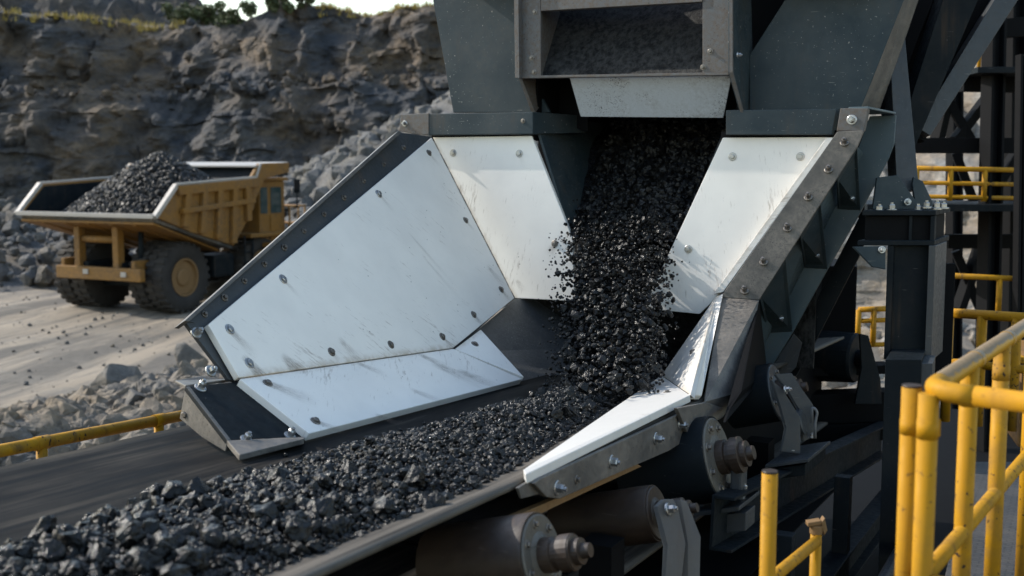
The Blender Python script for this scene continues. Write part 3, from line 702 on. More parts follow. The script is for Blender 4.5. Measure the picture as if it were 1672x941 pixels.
# rusty return roller with a forked grey bracket
c2 = at(1072, 838, 4.80); drum('roller', c2, AXR, 0.118, 0.45, 'rust', 0, 0.3, 'rust')
def bracket(name, pts, dep, t, mat, side):
    P_ = [at(x, y, dep) for x, y in pts]; bm = bmesh.new(); prism(bm, P_, side * t, 0.003); return from_bm(name, bm, M[mat], conv)
bracket('roller_bracket', [(1066, 828), (1078, 816), (1092, 816), (1100, 832), (1112, 888), (1104, 962), (1078, 962), (1084, 892)], 4.64, 0.02, 'grey_bracket', AXR)
bracket('roller_bracket', [(1100, 818), (1110, 820), (1133, 878), (1131, 962), (1112, 962), (1113, 890)], 4.68, 0.03, 'grey_bracket', AXR)
bolt('bright', at(1091, 832, 4.62), AXR, conv, 1.0)
# nearest return roller at the bottom of the picture
c3 = at(884, 908, 3.82); drum('roller', c3, AXR, 0.145, 0.40, 'rust', 7, 0.3)
bm = bmesh.new(); lathe_bm(bm, c3, AXR, [(0.02, 0.045), (0.10, 0.045), (0.102, 0.058), (0.125, 0.058), (0.13, 0.03)], 32); from_bm('bearing_hub', bm, M['rust'], conv)
# upper roller, in shade behind the frame, with its forked bracket
c4 = at(1268, 640, 6.72); drum('roller', c4, AXR, 0.17, 0.28, 'dark_steel', 5, 0.3, 'bracket_blue')
bracket('roller_bracket', [(1257, 622), (1275, 638), (1303, 683), (1303, 742), (1272, 738), (1281, 700), (1272, 668)], 6.35, 0.014, 'bracket_blue', AXR)
bracket('roller_bracket', [(1262, 612), (1289, 610), (1298, 625), (1324, 662), (1326, 714), (1308, 722), (1304, 672), (1284, 640)], 6.45, 0.014, 'bracket_blue', AXR)
bm = bmesh.new(); lathe_bm(bm, at(1303, 690, 6.42), AXR, [(-0.05, 0.07), (0.03, 0.07), (0.035, 0.05)], 24); from_bm('bearing_hub', bm, M['bracket_blue'], conv)
bm = bmesh.new(); box_bm(bm, at(1304, 742, 6.45), D * 0.55, AXR * 0.24, UN * 0.02, 0.004); from_bm('bearing_plate', bm, M['bracket_blue'], conv)
bm = bmesh.new(); box_bm(bm, at(1306, 757, 6.47), D * 0.5, AXR * 0.18, UN * 0.06, 0.004); from_bm('bearing_bracket', bm, M['dark_steel'], conv)
bolt('bright', at(1283, 637, 6.30), AXR, conv, 0.9); bolt('bright', at(1294, 735, 6.36), UN, conv, 0.7); bolt('bright', at(1326, 714, 6.4), UN, conv, 0.7)
bm = bmesh.new(); tube_bm(bm, rounded([at(1331, 716, 6.38), at(1331, 690, 6.38), at(1335, 672, 6.38), at(1326, 664, 6.38), at(1326, 690, 6.38)], 0.02), 0.008, 8); from_bm('shackle', bm, M['grey_bracket'], conv)

# ================================================================== LOADING CHUTE
ch = thing('loading_chute', W(2.9, 0.2, 0.0), 'open steel loading chute lined with bolted white wear plates above the belt', 'chute')
TH = lambda a: UN * math.cos(R(a)) + SD * math.sin(R(a))
nC, nB = TH(31), TH(58)
b1 = hit((390, 617), hit((505, 708), W(0, 0, 0.045), UN), nC)
PC = hit((505, 708), W(0, 0, 0.045), UN)
hC = lambda q, o=0.0: hit(q, PC + nC * o, nC)
hB = lambda q, o=0.0: hit(q, b1 + nB * o, nB)
hA = lambda q, o=0.0: back(q, 2.97 - o)
def liner(pts, t, uv0, uvx, parent=ch, label=None, mat='liner'):
    """wear plate with UVs in metres: origin uv0 on the seam, x axis towards uvx"""
    pts = [V(p) for p in pts]; n = nrm(pts); c = sum(pts, V((0, 0, 0))) / len(pts)
    if n.dot(CAM - c) < 0: n = -n
    bm = bmesh.new(); prism(bm, pts, -n * t, 0.0045)
    x = (V(uvx) - V(uv0)).normalized(); y = n.cross(x); uvl = bm.loops.layers.uv.new('plate')
    if (c - V(uv0)).dot(y) < 0: y = -y
    for f in bm.faces:
        for l in f.loops: l[uvl].uv = ((l.vert.co - V(uv0)).dot(x), (l.vert.co - V(uv0)).dot(y))
    o = from_bm('liner_plate', bm, M[mat], parent)
    if label: o['label'] = label
    return o, n
def mat_smear():
    m, n, b = new_mat('rust_and_coal_smear'); at_ = nd(n, 'ShaderNodeAttribute'); at_.attribute_name = 'tone'; c = coords(n)
    uv = nd(n, 'ShaderNodeUVMap'); uv.uv_map = 'smear'; mp = nd(n, 'ShaderNodeMapping'); mp.inputs['Scale'].default_value = (3, 22, 1); n.links.new(uv.outputs[0], mp.inputs[0])
    st = noi(n, mp.outputs[0], 1.0, 5, 0.7)
    sh = nd(n, 'ShaderNodeMath', operation='MULTIPLY'); n.links.new(at_.outputs['Fac'], sh.inputs[0]); n.links.new(ramp(n, st, [(0.40, 0.05), (0.66, 1)]), sh.inputs[1])
    setp(n, b, mixc(n, noi(n, c, 40, 3), (0.10, 0.075, 0.06), (0.26, 0.19, 0.14)), 0.8); n.links.new(sh.outputs[0], b.inputs['Alpha']); return m
M['smear'] = mat_smear(); SMK = [0]
def smear(p, n, flow, ln, wd, amt, parent):
    """grime trailing from a bolt along the flow; a thin film on the plate"""
    n = V(n).normalized(); x = (V(flow) - n * V(flow).dot(n)).normalized(); y = n.cross(x); bm = bmesh.new(); la = bm.verts.layers.float.new('tone'); uvl = bm.loops.layers.uv.new('smear'); g = []
    SMK[0] += 3.7
    for i in range(13):
        row = []
        for k in range(9):
            a, b_ = i / 12, k / 8 * 2 - 1; vv = bm.verts.new(V(p) + x * (a - 0.16) * ln + y * b_ * wd * (0.35 + 0.65 * a) + n * 0.0012)
            vv[la] = amt * max(0, 1 - b_ * b_) * (min(1, a / 0.16) if a < 0.16 else (1 - (a - 0.16) / 0.84) ** 1.3); row.append((vv, (a * 2 + SMK[0], b_ * 0.5 + SMK[0])))
        g.append(row)
    for i in range(12):
        for k in range(8):
            q = (g[i][k], g[i + 1][k], g[i + 1][k + 1], g[i][k + 1]); f = bm.faces.new([z[0] for z in q])
            for l, z in zip(f.loops, q): l[uvl].uv = z[1]
    return from_bm('grime_smear', bm, M['smear'], parent)
T = 0.032
qB = [(705, 225), (840, 487), (740, 568.3), (390.5, 617), (340, 530)]
lB, n_ = liner([hB(q) for q in qB], T, hB((391, 616)), hB((740, 567)), label='large scuffed white plate on the far side wall')
for q, k in [((375, 538), 'liner'), ((407, 593), 'liner'), ((462, 456), 'liner'), ((541, 575), 'liner_dark'), ((638, 563), 'liner_dark'), ((722, 550), 'liner_dark'), ((773, 514), 'liner_dark'), ((818, 473), 'liner_dark'), ((760, 360), 'liner_dark'), ((700, 250), 'liner_dark'), ((618, 317), 'liner')]:
    bolt(k, hB(q), nB, lB)
qC = [(391.5, 619), (740.5, 569.5), (853, 619), (505, 708)]
lC, n_ = liner([hC(q) for q in qC], 0.042, hC((391, 617)), hC((740, 567)), label='sloping lower white plate above the belt')
for q, k in [((437, 626), 'liner_dark'), ((515, 688), 'liner_dark')]: bolt(k, hC(q), nC, lC)
tri = [hB((742.5, 570)), hB((785, 538)), hC((855.5, 619)) + UN * 0.012]
lC2, n2 = liner(tri, T, tri[0], tri[1], label='small triangular white plate at the inner end'); bolt('liner_dark', sum(tri, V((0, 0, 0))) / 3 * 0 + tri[0] * 0.45 + tri[1] * 0.42 + tri[2] * 0.13, n2, lC2)
qA = [(706.3, 224.5), (868, 222), (935, 390), (938, 492), (841.3, 487)]
lA, n_ = liner([hA(q) for q in qA], T, hA((705, 225)), hA((840, 487)), label='white back plate left of the coal stream')
for q, k in [((740, 250), 'liner'), ((848, 251), 'liner'), ((906, 398), 'liner_dark')]: bolt(k, hA(q), -D, lA)
qD = [(1180, 225), (1361, 224), (1182, 476), (1142, 513), (1050, 504)]
lD, n_ = liner([hA(q) for q in qD], T, hA((1361, 224)), hA((1182, 476)), label='white back plate right of the coal stream')
for q, k in [((1196, 256), 'liner'), ((1307, 256), 'liner'), ((1124, 407), 'liner')]: bolt(k, hA(q), -D, lD)
# pale edge strip of the near side wall
eS = [back(q, 2.90) for q in ((1349, 225), (1361, 226), (1181, 477), (1164, 481))]
liner(eS, 0.07, eS[0], eS[3], label='narrow white edge strip on the near wall')
# near lower liners
e1 = [back((1165, 487), 2.91), back((1180, 478), 2.89), px_d((1145, 646), 1.27), px_d((1127, 649), 1.25), hit((1080, 613), W(0, 0, 0.07), UN)]
E2o = px_d((1127, 645), 1.28); f0 = hit((1080, 613), W(0, 0, 0.07), UN)
t1 = [back((1168, 486), 2.91), f0, E2o]
lE1, nE1 = liner(t1, 0.03, f0, E2o, label='triangular white plate rising at the near wall', mat='liner_brushed_dim')
p_a, p_b = hit((854, 767), W(0, 0, 0.105), UN), px_d((858, 775), 1.29)
lE2, nE2 = liner([p_a, f0 - D * 0.004, E2o - D * 0.004, p_b], 0.034, f0 + SD * 0.9 + UN * 0.1, E2o + SD * 0.9, label='long tapering white plate over the near belt edge', mat='liner_brushed_dim')
strip1 = [E2o, px_d((1146, 646), 1.27), back((1181, 479), 2.88), back((1168, 486), 2.88)]
liner(strip1, 0.03, E2o, strip1[3], label='thick pale edge of the rising white plate')
bolt('liner_dark', t1[0] * 0.35 + t1[1] * 0.25 + t1[2] * 0.40 + nE1 * 0.002, nE1, lE1, 0.8); bolt('liner_dark', f0 * 0.35 + E2o * 0.55 + p_b * 0.1, nE2, lE2, 0.8)

FB = hB((640, 470)) - hB((560, 380)); FC = hC((520, 650)) - hC((470, 630))
for q, ln, wd, am in (((375, 538), .22, .045, .8), ((407, 593), .30, .07, 1.0), ((462, 456), .16, .025, .6), ((618, 317), .20, .03, .5), ((760, 360), .12, .03, .8), ((700, 250), .16, .03, .5), ((818, 473), .14, .04, .9), ((773, 514), .18, .04, .8), ((722, 550), .10, .03, .7), ((541, 575), .10, .03, .5), ((560, 560), .25, .06, .5), ((470, 590), .30, .08, .8), ((680, 395), .5, .03, .35), ((800, 440), .25, .06, .5), ((700, 430), .4, .03, .3)):
    smear(hB(q), nB, FB, ln, wd, am, lB)
for q, ln, wd, am in (((437, 626), .30, .07, .8), ((515, 688), .20, .04, .8), ((690, 582), .22, .06, .8), ((590, 596), .18, .05, .7), ((720, 600), .4, .10, .6), ((760, 610), .35, .09, .6), ((620, 680), .2, .05, .6), ((680, 640), .25, .06, .5)):
    smear(hC(q), nC, FC, ln, wd, am, lC)
for q, fl_, ln, wd, am, o_ in (((906, 398), (900, 410), .12, .05, .9, lA), ((848, 251), (852, 262), .14, .03, .25, lA), ((1124, 407), (1122, 420), .1, .02, .3, lD), ((845, 460), (855, 475), .12, .04, .5, lA)):
    smear(hA(q), -D, hA(fl_) - hA(q), ln, wd, am, o_)
for t_, ln, wd in ((.25, .25, .04), (.45, .3, .05), (.7, .3, .05)): 0 and smear(E2o * (1 - t_) * .6 + f0 * (1 - t_) * .4 + p_b * t_ * .6 + p_a * t_ * .4, nE2, p_b - E2o, ln, wd * .4, .45, lE2)
smear(t1[0] * 0.35 + t1[1] * 0.25 + t1[2] * 0.40, nE1, f0 - t1[0], .2, .03, .8, lE1); smear(t1[0] * 0.2 + t1[1] * 0.5 + t1[2] * 0.3, nE1, f0 - t1[0], .2, .03, .6, lE1)
# steel behind the far liners and its rim
fl = plate('rim_flange', [hB(q, -T - 0.003) for q in ((651, 216), (702, 223), (837, 488), (742, 573), (470, 612), (345, 534), (305, 524))], 0.018, M['bracket_blue'], ch)
lip = plate('rim_lip', [hB(q, 0.02) for q in ((650, 214), (656, 216), (309, 525), (301, 524))], 0.07, M['worn_steel'], ch, 0.003)
for k in range(11):
    t = (k + 0.5) / 11; q = (675 - (675 - 318) * t, 228 + (527 - 228) * t); bolt('small', hB(q, -T), nB, fl, 1.0 if k % 3 else 1.2)
fe = [hB((302, 525), -T), hB((342, 531), -T - 0.001), hC((397, 625), -T - 0.01), hC((374, 620), -T)]
ef = plate('end_flange', fe, 0.02, M['bracket_blue'], ch); nE = nrm(fe); nE = nE if nE.dot(CAM - fe[0]) > 0 else -nE
for q in ((320, 544), (344, 606)): bolt('bright', fe[0] * 0 + hit(q, fe[0], nE), nE, ef, 1.0)
# lower far wall behind the triangular plate
plate('wall_plate', [hB((840, 489), -T - 0.03), hB((735, 575), -T - 0.03), hC((860, 640), -T - 0.02), W(3.6, 0.0, 0.05), W(3.6, -0.42, 0.42)], 0.015, M['scraped_steel'], ch)
plate('wall_plate', [hC(q, -T - 0.004) for q in ((400, 626), (735, 576), (848, 612), (512, 698))], 0.016, M['dark_steel'], ch)
# skirt box at the front corner
bx = [hC(q, -0.035) for q in ((303, 631), (394, 623), (497, 713), (371, 719))]
sb = plate('skirt_box', bx, 0.02, M['worn_steel'], ch)
sb.data.materials[0] = M['dark_steel']  # dark paint stands in for the far wall's shadow on the box top
lipz = bx[3] 
lp = [bx[3], bx[2], hit((497, 716), bx[3] - UN * 0.02, UN), hit((391, 743), bx[3] - UN * 0.035, UN)]
plate('skirt_lip', lp, 0.024, M['worn_steel'], sb)
sf = [bx[0], bx[3], hit((369, 737), bx[0], D), hit((293, 684), bx[0], D)]
plate('side_plate', [bx[0], bx[3], hit((368, 738), bx[3], D), hit((330, 714), (bx[0] + bx[3]) / 2, D), hit((293, 684), bx[0], D)], 0.02, M['worn_steel'], sb)
plate('top_tab', [hit((286, 621), bx[0] + UN * 0.01, UN), hit((330, 614), bx[0] + UN * 0.01, UN), hit((378, 619), bx[1] + UN * 0.002, UN), bx[0] + UN * 0.004], 0.012, M['worn_steel'], sb)
for q in ((327, 634), (402, 718), (473, 712)): bolt('bright', hC(q, -0.035), nC, sb, 1.0)
bolt('small', hit((304, 677), bx[0], D), -D, sb, 1.4)

# header: two channel beams
def header(q, d0, t):
    bm = bmesh.new(); prism(bm, [back(x, d0) for x in q], D * t, 0.005); return from_bm('header_beam', bm, M['blue_steel'], ch)
header(((700, 186), (870, 183), (870, 219), (700, 221)), 2.92, 0.16)
header(((1185, 180), (1366, 178), (1358, 220), (1185, 220)), 2.92, 0.16)
h2 = [back((870, 183), 2.92), back((956, 189), 3.45), back((956, 217), 3.45), back((870, 219), 2.92)]
plate('header_return', h2, 0.02, M['blue_steel'], ch)
c_l = plate('corner_bracket', [back(q, 2.915) for q in ((655, 187), (700, 185), (700, 219), (690, 221), (651, 214))], 0.02, M['gate_steel'], ch)
bolt('bright', back((661, 202), 2.915), -D, c_l, 0.8); bolt('small', back((854, 198), 2.92), -D, c_l)
c_r = plate('corner_bracket', [back(q, 2.875) for q in ((1372, 177), (1418, 177), (1410, 214), (1366, 214))], 0.06, M['gate_steel'], ch)
bolt('bright', back((1391, 196), 2.875), -D, c_r, 1.1)
bm = bmesh.new(); box_bm(bm, (back((705, 223), 2.97) + back((870, 222), 2.97)) / 2 + D * 0.06, SD * 0.8, D * 0.10, UN * 0.06); from_bm('packing_strip', bm, M['black'], ch)
bm = bmesh.new(); box_bm(bm, (back((1190, 222), 2.97) + back((1350, 222), 2.97)) / 2 + D * 0.06, SD * 0.7, D * 0.10, UN * 0.06); from_bm('packing_strip', bm, M['black'], ch)
# throat: cheek plates, floor and dark back wall where the coal slides down
a_ = back((871, 184), 3.0); b_ = back((934, 388), 3.0); e_ = V(a_) + D * 1.6 + SD * 0.12; g_ = V(b_) + D * 1.6 + SD * 0.10
plate('throat_cheek', [a_, e_, g_, b_], 0.02, M['blue_steel'], ch)
plate('throat_shade_plate', [a_ + D * 0.06, e_, e_ + UN * 1.3, a_ + UN * 1.3 + D * 0.06], 0.02, M['black'], ch)  # added black side plates keep sunlight off the upper coal
plate('throat_shade_plate', [W(3.06, 0.98, 1.5), W(4.5, 1.05, 1.5), W(4.5, 1.05, 3.2), W(3.06, 0.98, 3.2)], 0.02, M['black'], ch)
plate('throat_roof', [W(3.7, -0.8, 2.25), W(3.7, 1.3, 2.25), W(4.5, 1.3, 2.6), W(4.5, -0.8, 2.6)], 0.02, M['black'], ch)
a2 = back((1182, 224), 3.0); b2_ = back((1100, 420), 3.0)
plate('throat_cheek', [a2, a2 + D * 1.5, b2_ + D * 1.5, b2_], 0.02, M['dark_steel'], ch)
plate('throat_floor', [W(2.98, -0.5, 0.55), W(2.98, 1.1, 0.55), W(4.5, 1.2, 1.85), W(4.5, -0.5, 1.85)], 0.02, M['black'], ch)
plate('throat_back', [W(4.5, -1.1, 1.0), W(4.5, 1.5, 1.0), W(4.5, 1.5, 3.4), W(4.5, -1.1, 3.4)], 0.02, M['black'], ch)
plate('apron_plate', [W(3.04, -0.6, 0.5), W(3.04, 1.0, 0.5), W(3.5, 0.9, 0.0), W(3.5, -0.4, 0.0)], 0.02, M['caked'], ch)
plate('tail_plate', [W(3.5, -0.7, 0.02), W(3.5, 1.4, 0.02), W(3.5, 1.4, 0.9), W(3.5, -0.7, 0.9)], 0.02, M['caked'], ch)
plate('inner_wall', [W(3.4, 1.02, 0.06), W(1.75, 1.2, 0.02), W(2.9, 0.93, 0.44), W(3.4, 0.9, 0.5)], 0.015, M['caked'], ch)
bv = [back((1080, 508), 3.01), back((1140, 516), 3.01)]

# near rim: flange strips with studs, web, back flange and ribs
uf = plate('rim_flange', [back(q, 2.86) for q in ((1367, 215), (1411, 213), (1400, 240), (1245, 478), (1240, 490), (1178, 486), (1182, 477))], 0.02, M['worn_steel'], ch)
for q in ((1379, 233), (1353, 277), (1320, 322), (1286, 373), (1247, 428), (1216, 475)): bolt('stud', back(q, 2.86), (-D * 0.8 + UN * 0.6), uf, 0.95)
mfp = [back((1178, 486), 2.86), back((1240, 490), 2.86), px_d((1209, 640), 1.36), px_d((1188, 672), 1.315), px_d((1150, 657), 1.30)]
mf = plate('rim_flange', mfp, 0.02, M['worn_steel'], ch); nM = nrm(mfp); nM = nM if nM.dot(CAM - mfp[0]) > 0 else -nM
for q in ((1185, 560), (1164, 641), (1198, 531)): bolt('bright', hit(q, mfp[0], nM), nM, mf, 1.0)
lfp = [px_d(q, 1.31) for q in ((1152, 657), (1190, 668), (1180, 682), (1092, 736), (914, 815), (893, 812), (872, 790), (880, 783))]
lf = plate('rim_flange', lfp, 0.018, M['worn_steel'], ch); nL = nrm(lfp); nL = nL if nL.dot(CAM - lfp[0]) > 0 else -nL
for q, k in (((1110, 693), 'bright'), ((1070, 716), 'bright'), ((998, 754), 'bright'), ((941, 783), 'small'), ((909, 797), 'bright')): bolt(k, px_d(q, 1.31), nL, lf, 1.05)
plate('splice_plate', [px_d(q, 1.335) for q in ((1106, 667), (1152, 658), (1190, 668), (1180, 681), (1122, 706))], 0.02, M['worn_steel'], lf)
plate('belt_guard', [px_d(q, 1.29) for q in ((846, 797), (872, 781), (884, 806), (852, 815))], 0.012, M['worn_steel'], lf)
DB = 3.30
plate('web', [back((1388, 226), 2.885), back((1208, 500), 2.885), back((1240, 580), DB), back((1410, 250), DB)], 0.014, M['pocket_lit_steel'], ch)
bf = plate('back_flange', [back(q, DB) for q in ((1463, 188), (1460, 235), (1451, 258), (1406, 345), (1351, 440), (1294, 543), (1253, 610), (1225, 590), (1395, 260), (1420, 190))], 0.02, M['pocket_lit_steel'], ch)
plate('top_flange', [back((1418, 178), 2.875), back((1463, 187), DB), back((1420, 187), DB), back((1385, 179), 2.885)], 0.014, M['pocket_lit_steel'], ch)
for fr_, bk_ in ((((1400, 240), (1367, 293)), ((1369, 342), (1405, 344))), (((1340, 328), (1307, 387)), ((1314, 438), (1351, 440))), (((1283, 423), (1240, 486)), ((1253, 544), (1294, 542))), (((1236, 493), (1212, 538)), ((1225, 606), (1253, 609)))):
    rbp = [back(fr_[0], 2.885), back(fr_[1], 2.885), back(bk_[0], DB - 0.003), back(bk_[1], DB - 0.003)]
    rb_ = plate('stiffener', rbp, 0.014, M['blue_steel'], ch)
    n_r = nrm(rbp); n_r = n_r if n_r.dot(CAM - rbp[0]) > 0 else -n_r
    bolt('bright', rbp[0] * 0.18 + rbp[1] * 0.12 + rbp[2] * 0.30 + rbp[3] * 0.40, n_r, rb_, 0.95)
plate('web', [back((1240, 492), 2.885), back((1253, 608), DB), px_d((1185, 690), 1.48), px_d((1190, 670), 1.42), px_d((1211, 640), 1.43)], 0.014, M['black'], ch)
plate('web', [back((1253, 610), DB + 0.03), back((1296, 545), DB + 0.03), back((1310, 560), DB + 0.1), back((1300, 600), DB + 0.1), back((1262, 640), DB + 0.05)], 0.014, M['bracket_blue'], ch)
plate('inclined_brace', [back(q, 3.55) for q in ((1408, 345), (1432, 345), (1402, 420), (1330, 560), (1285, 640), (1255, 640))], 0.03, M['dark_steel'], ch)

plate('dark_gap_plate', [W(2.7, 1.02, -0.95), W(5.6, 1.02, -0.95), W(5.6, 1.02, 0.65), W(3.1, 1.02, 0.65), W(2.7, 1.02, 0.0)], 0.02, M['black'], ch)  # added black plate, keeps the bright ground behind from showing
td = thing('tail_drive', at(1370, 660, 9.6), 'black drum under the chute beside the column, with added dark housing and beams', 'drive unit')
bm = bmesh.new(); box_bm(bm, at(1345, 520, 9.8), V((0.50, -0.1, 0)), V((0.2, 0.7, 0)), V((0, 0, 0.95)), 0.01); from_bm('housing', bm, M['black'], td)  # housing box added to keep the gap behind the drum dark
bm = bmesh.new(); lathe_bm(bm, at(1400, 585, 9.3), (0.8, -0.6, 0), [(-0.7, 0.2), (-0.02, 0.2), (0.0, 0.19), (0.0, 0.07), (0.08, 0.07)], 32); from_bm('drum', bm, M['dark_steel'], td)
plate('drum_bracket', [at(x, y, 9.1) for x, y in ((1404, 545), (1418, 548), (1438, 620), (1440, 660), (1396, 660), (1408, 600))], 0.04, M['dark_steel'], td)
for y_, h_ in ((600, 0.07), (660, 0.24), (700, 0.14)): bm = bmesh.new(); beam_bm(bm, at(1285, y_ + 6, 9.4), at(1450, y_, 9.4), 0.2, h_, (0, 0, 1), 0.005); from_bm('dark_gap_beam', bm, M['black'], td)  # beams added to cover bright ground in the gap
# ---- coal sliding through the throat and falling
pos, size, ev = [], [], []
def slope_pt(t, v): return W(3.0 + 1.5 * t, v, 0.84 + 1.28 * t + 0.05 * fbm(t * 5, v * 5, 2, 3))
nu, nv = 40, 30
for i in range(nu):
    for k in range(nv): ev.append(slope_pt(i / (nu - 1), -0.30 + (0.88 + 0.4 * min(1, i / nu * 1.5)) * k / (nv - 1))[:])
for _ in range(5200):
    t = random.random(); v = random.uniform(-0.28 + 0.16 * (1 - t), 0.56 + 0.42 * min(1, t * 1.5)); sz = 0.010 + 0.045 * random.random() ** 3.2
    p = slope_pt(t, v); pos.append((p + UN * sz * random.uniform(-0.2, 0.6))[:]); size.append(sz)
# the falling curtain: a parabola from the lip to the belt
def fall(t, k):
    """k runs over the stream's width, -1 to 1; t from the lip (0) to the belt (1)"""
    return back((1008 - 8 * t - 18 * t * t + k * (80 - 8 * t), 372 + 270 * t), 2.98 - 1.55 * t)
for i in range(5200):
    t = random.random() ** 0.9 * 1.2 - 0.2
    if t < 0 and random.random() < 0.3 - t * 2.5: continue
    if t > 0.45 and random.random() < (t - 0.45) * 0.9: continue
    k = random.triangular(-1, 1, 0) if random.random() < 0.4 else random.uniform(-1, 1)
    t_ = max(t, 0); k *= 1 + 0.10 * fbm(t_ * 6, 3.3 + (k > 0) * 5, 1, 3)
    q_ = random.random(); sz = random.uniform(0.006, 0.014) if q_ < 0.6 else (random.uniform(0.012, 0.024) if q_ < 0.94 else random.uniform(0.022, 0.04))
    sz *= 1 + 0.35 * max(t, 0); p = fall(t, k) + D * random.gauss(0.03, 0.08 + 0.06 * max(t, 0)); pos.append(p[:]); size.append(sz)
for i in range(420):                                      # loose fragments beside the stream
    t = random.uniform(0.02, 1.0); k = random.choice((-1, 1)) * (1 + abs(random.gauss(0, 0.16)))
    pos.append((fall(t, k) - D * random.uniform(-0.05, 0.1))[:]); size.append(random.uniform(0.004, 0.013))
fc = lumps('falling_coal', np.array(pos), np.array(size), M['coal'], None, W(2.9, 0.2, 0.8), (np.array(ev), grid_tris(nu, nv)))
tag(fc, 'black coal pouring from the hopper throat down onto the belt', 'coal', kind='stuff')

# ================================================================== FEED HOPPER
sp = thing('dark_void_deck', W(1, 2.2, -1.6), 'added black steel deck filling the dark void between the conveyor and the column', 'deck')  # added deck, its black floor stands in for the shaded void
plate('deck_sheet', [W(-5, 0.3, -1.7), W(-5, 3.2, -1.6), W(11.0, 3.2, -1.3), W(11.0, 0.3, -1.35)], 0.02, M['black'], sp)
for d_ in (-1.0, 0.5, 2.0, 3.5): bm = bmesh.new(); hbeam_bm(bm, W(d_, 1.3, -1.50), W(d_, 3.1, -1.50), 0.1, 0.16, 0.012, UN); from_bm('deck_beam', bm, M['black'], sp)
bm = bmesh.new(); hbeam_bm(bm, W(-2, 1.75, -1.05), W(4.5, 1.75, -1.05), 0.12, 0.2, 0.014, UN); from_bm('deck_beam', bm, M['dark_steel'], sp)
for d_ in (0.0, 1.4, 2.8): bm = bmesh.new(); beam_bm(bm, W(d_, 1.75, -1.6), W(d_, 1.75, -0.5), 0.09, 0.09, D, 0.004); from_bm('deck_post', bm, M['dark_steel'], sp)
bm = bmesh.new(); tube_bm(bm, rounded([W(-1, 2.1, -1.5), W(1.2, 2.1, -1.45), W(1.3, 2.1, -0.9), W(3.0, 2.1, -0.85)], 0.15), 0.035, 10); from_bm('pipe', bm, M['bracket_blue'], sp)
bm = bmesh.new(); tube_bm(bm, rounded([W(0.2, 1.9, -1.55), W(0.4, 2.2, -1.0), W(0.9, 2.0, -1.2), W(1.8, 2.25, -1.45)], 0.2), 0.018, 8); from_bm('hose', bm, M['black'], sp)
hopp = thing('feed_hopper', W(3.2, 0.25, 1.9), 'blue grey steel feed hopper with a coal caked gate, above the chute', 'hopper')
DH = 3.12
hl = plate('side_panel', [back(q, DH) for q in ((667, -235), (707, 0), (740, 184), (898, 184), (846, 90), (846, -235))], 0.03, M['blue_steel'], hopp)
plate('side_panel', [back(q, DH) for q in ((1224, 182), (1405, 179), (1476, 0), (1570, -235), (1420, -235), (1282, 0), (1224, 90))], 0.03, M['blue_steel'], hopp)
plate('panel_return', [back((1405, 179), DH), back((1436, 181), DH + 0.35), back((1482, 52), DH + 0.35), back((1580, -235), DH + 0.35), back((1570, -235), DH), back((1476, 0), DH)], 0.02, M['worn_steel'], hopp)
plate('rear_panel', [back(q, DH + 0.75) for q in ((1100, 180), (1455, 182), (1500, 60), (1620, -235), (840, -235), (760, 120), (850, 180))], 0.03, M['black'], hopp)
# upper rim of the hopper, above the picture
bm = bmesh.new(); rA, rB = back((742, -45), DH - 0.10), back((1430, -45), DH - 0.10); box_bm(bm, (rA + rB) / 2, rB - rA, D * 0.22, UN * 0.13, 0.006); from_bm('rim_beam', bm, M['blue_steel'], hopp)
DG = 2.86
gL = bmesh.new(); prism(gL, [back(q, DG) for q in ((846, -120), (882, -120), (883, 124), (849, 125))], D * 0.03, 0.003)
gate = from_bm('gate_frame', gL, M['gate_steel'], hopp)
bm = bmesh.new(); prism(bm, [back(q, DG) for q in ((1147, -120), (1190, -120), (1192, 118), (1147, 119))], D * 0.03, 0.003); from_bm('gate_post', bm, M['gate_steel'], gate)
bm = bmesh.new(); prism(bm, [back(q, DG - 0.01) for q in ((883, -60), (1147, -70), (1147, 3), (883, 18))], D * 0.05, 0.003); from_bm('gate_crossbar', bm, M['gate_steel'], gate)
bm = bmesh.new(); prism(bm, [back(q, DG - 0.012) for q in ((845, 124), (1193, 118), (1193, 122.5), (845, 128))], D * 0.05, 0.002); from_bm('gate_sill', bm, M['gate_steel'], gate)
plate('edge_flange', [back(q, DG - 0.05) for q in ((838, -120), (845, -120), (848, 128), (841, 127))], 0.30, M['gate_steel'], gate, 0.002)
plate('cheek_plate', [back((883, -120), DG + 0.03), back((883, 124), DG + 0.03), back((914, 110), DG + 0.42), back((914, -120), DG + 0.42)], 0.012, M['gate_steel'], gate)
plate('caked_wall', [back((878, 124), DG + 0.05), back((1160, 119), DG + 0.05), back((1170, -60), DG + 0.75), back((905, -60), DG + 0.75)], 0.02, M['caked'], gate)
plate('outer_cheek', [back((1192, 118), DG - 0.04), back((1192, -120), DG - 0.04), back((1224, -120), DG + 0.32), back((1229, 95), DG + 0.32), back((1225, 182), DG + 0.32), back((1211, 184), DG + 0.1)], 0.014, M['blue_steel'], gate)
plate('edge_flange', [back((1190, -120), DG - 0.045), back((1196, -120), DG - 0.045), back((1196, 118), DG - 0.045), back((1214, 184), DG + 0.06), back((1209, 184), DG + 0.06), back((1190, 119), DG - 0.045)], 0.02, M['gate_steel'], gate, 0.002)
plate('side_wing', [back((846, 127), DG + 0.02), back((851, 126), DG + 0.02), back((874, 184), DG + 0.16), back((868, 184), DG + 0.16)], 0.24, M['gate_steel'], gate, 0.002)
for q in ((868, 95), (872, 118), (873, 20), (1160, 84), (1148, 110)): bolt('small', back(q, DG), -D, gate, 1.1)
bolt('bright', back((1205, 90), DG - 0.02), SD, gate, 0.7)
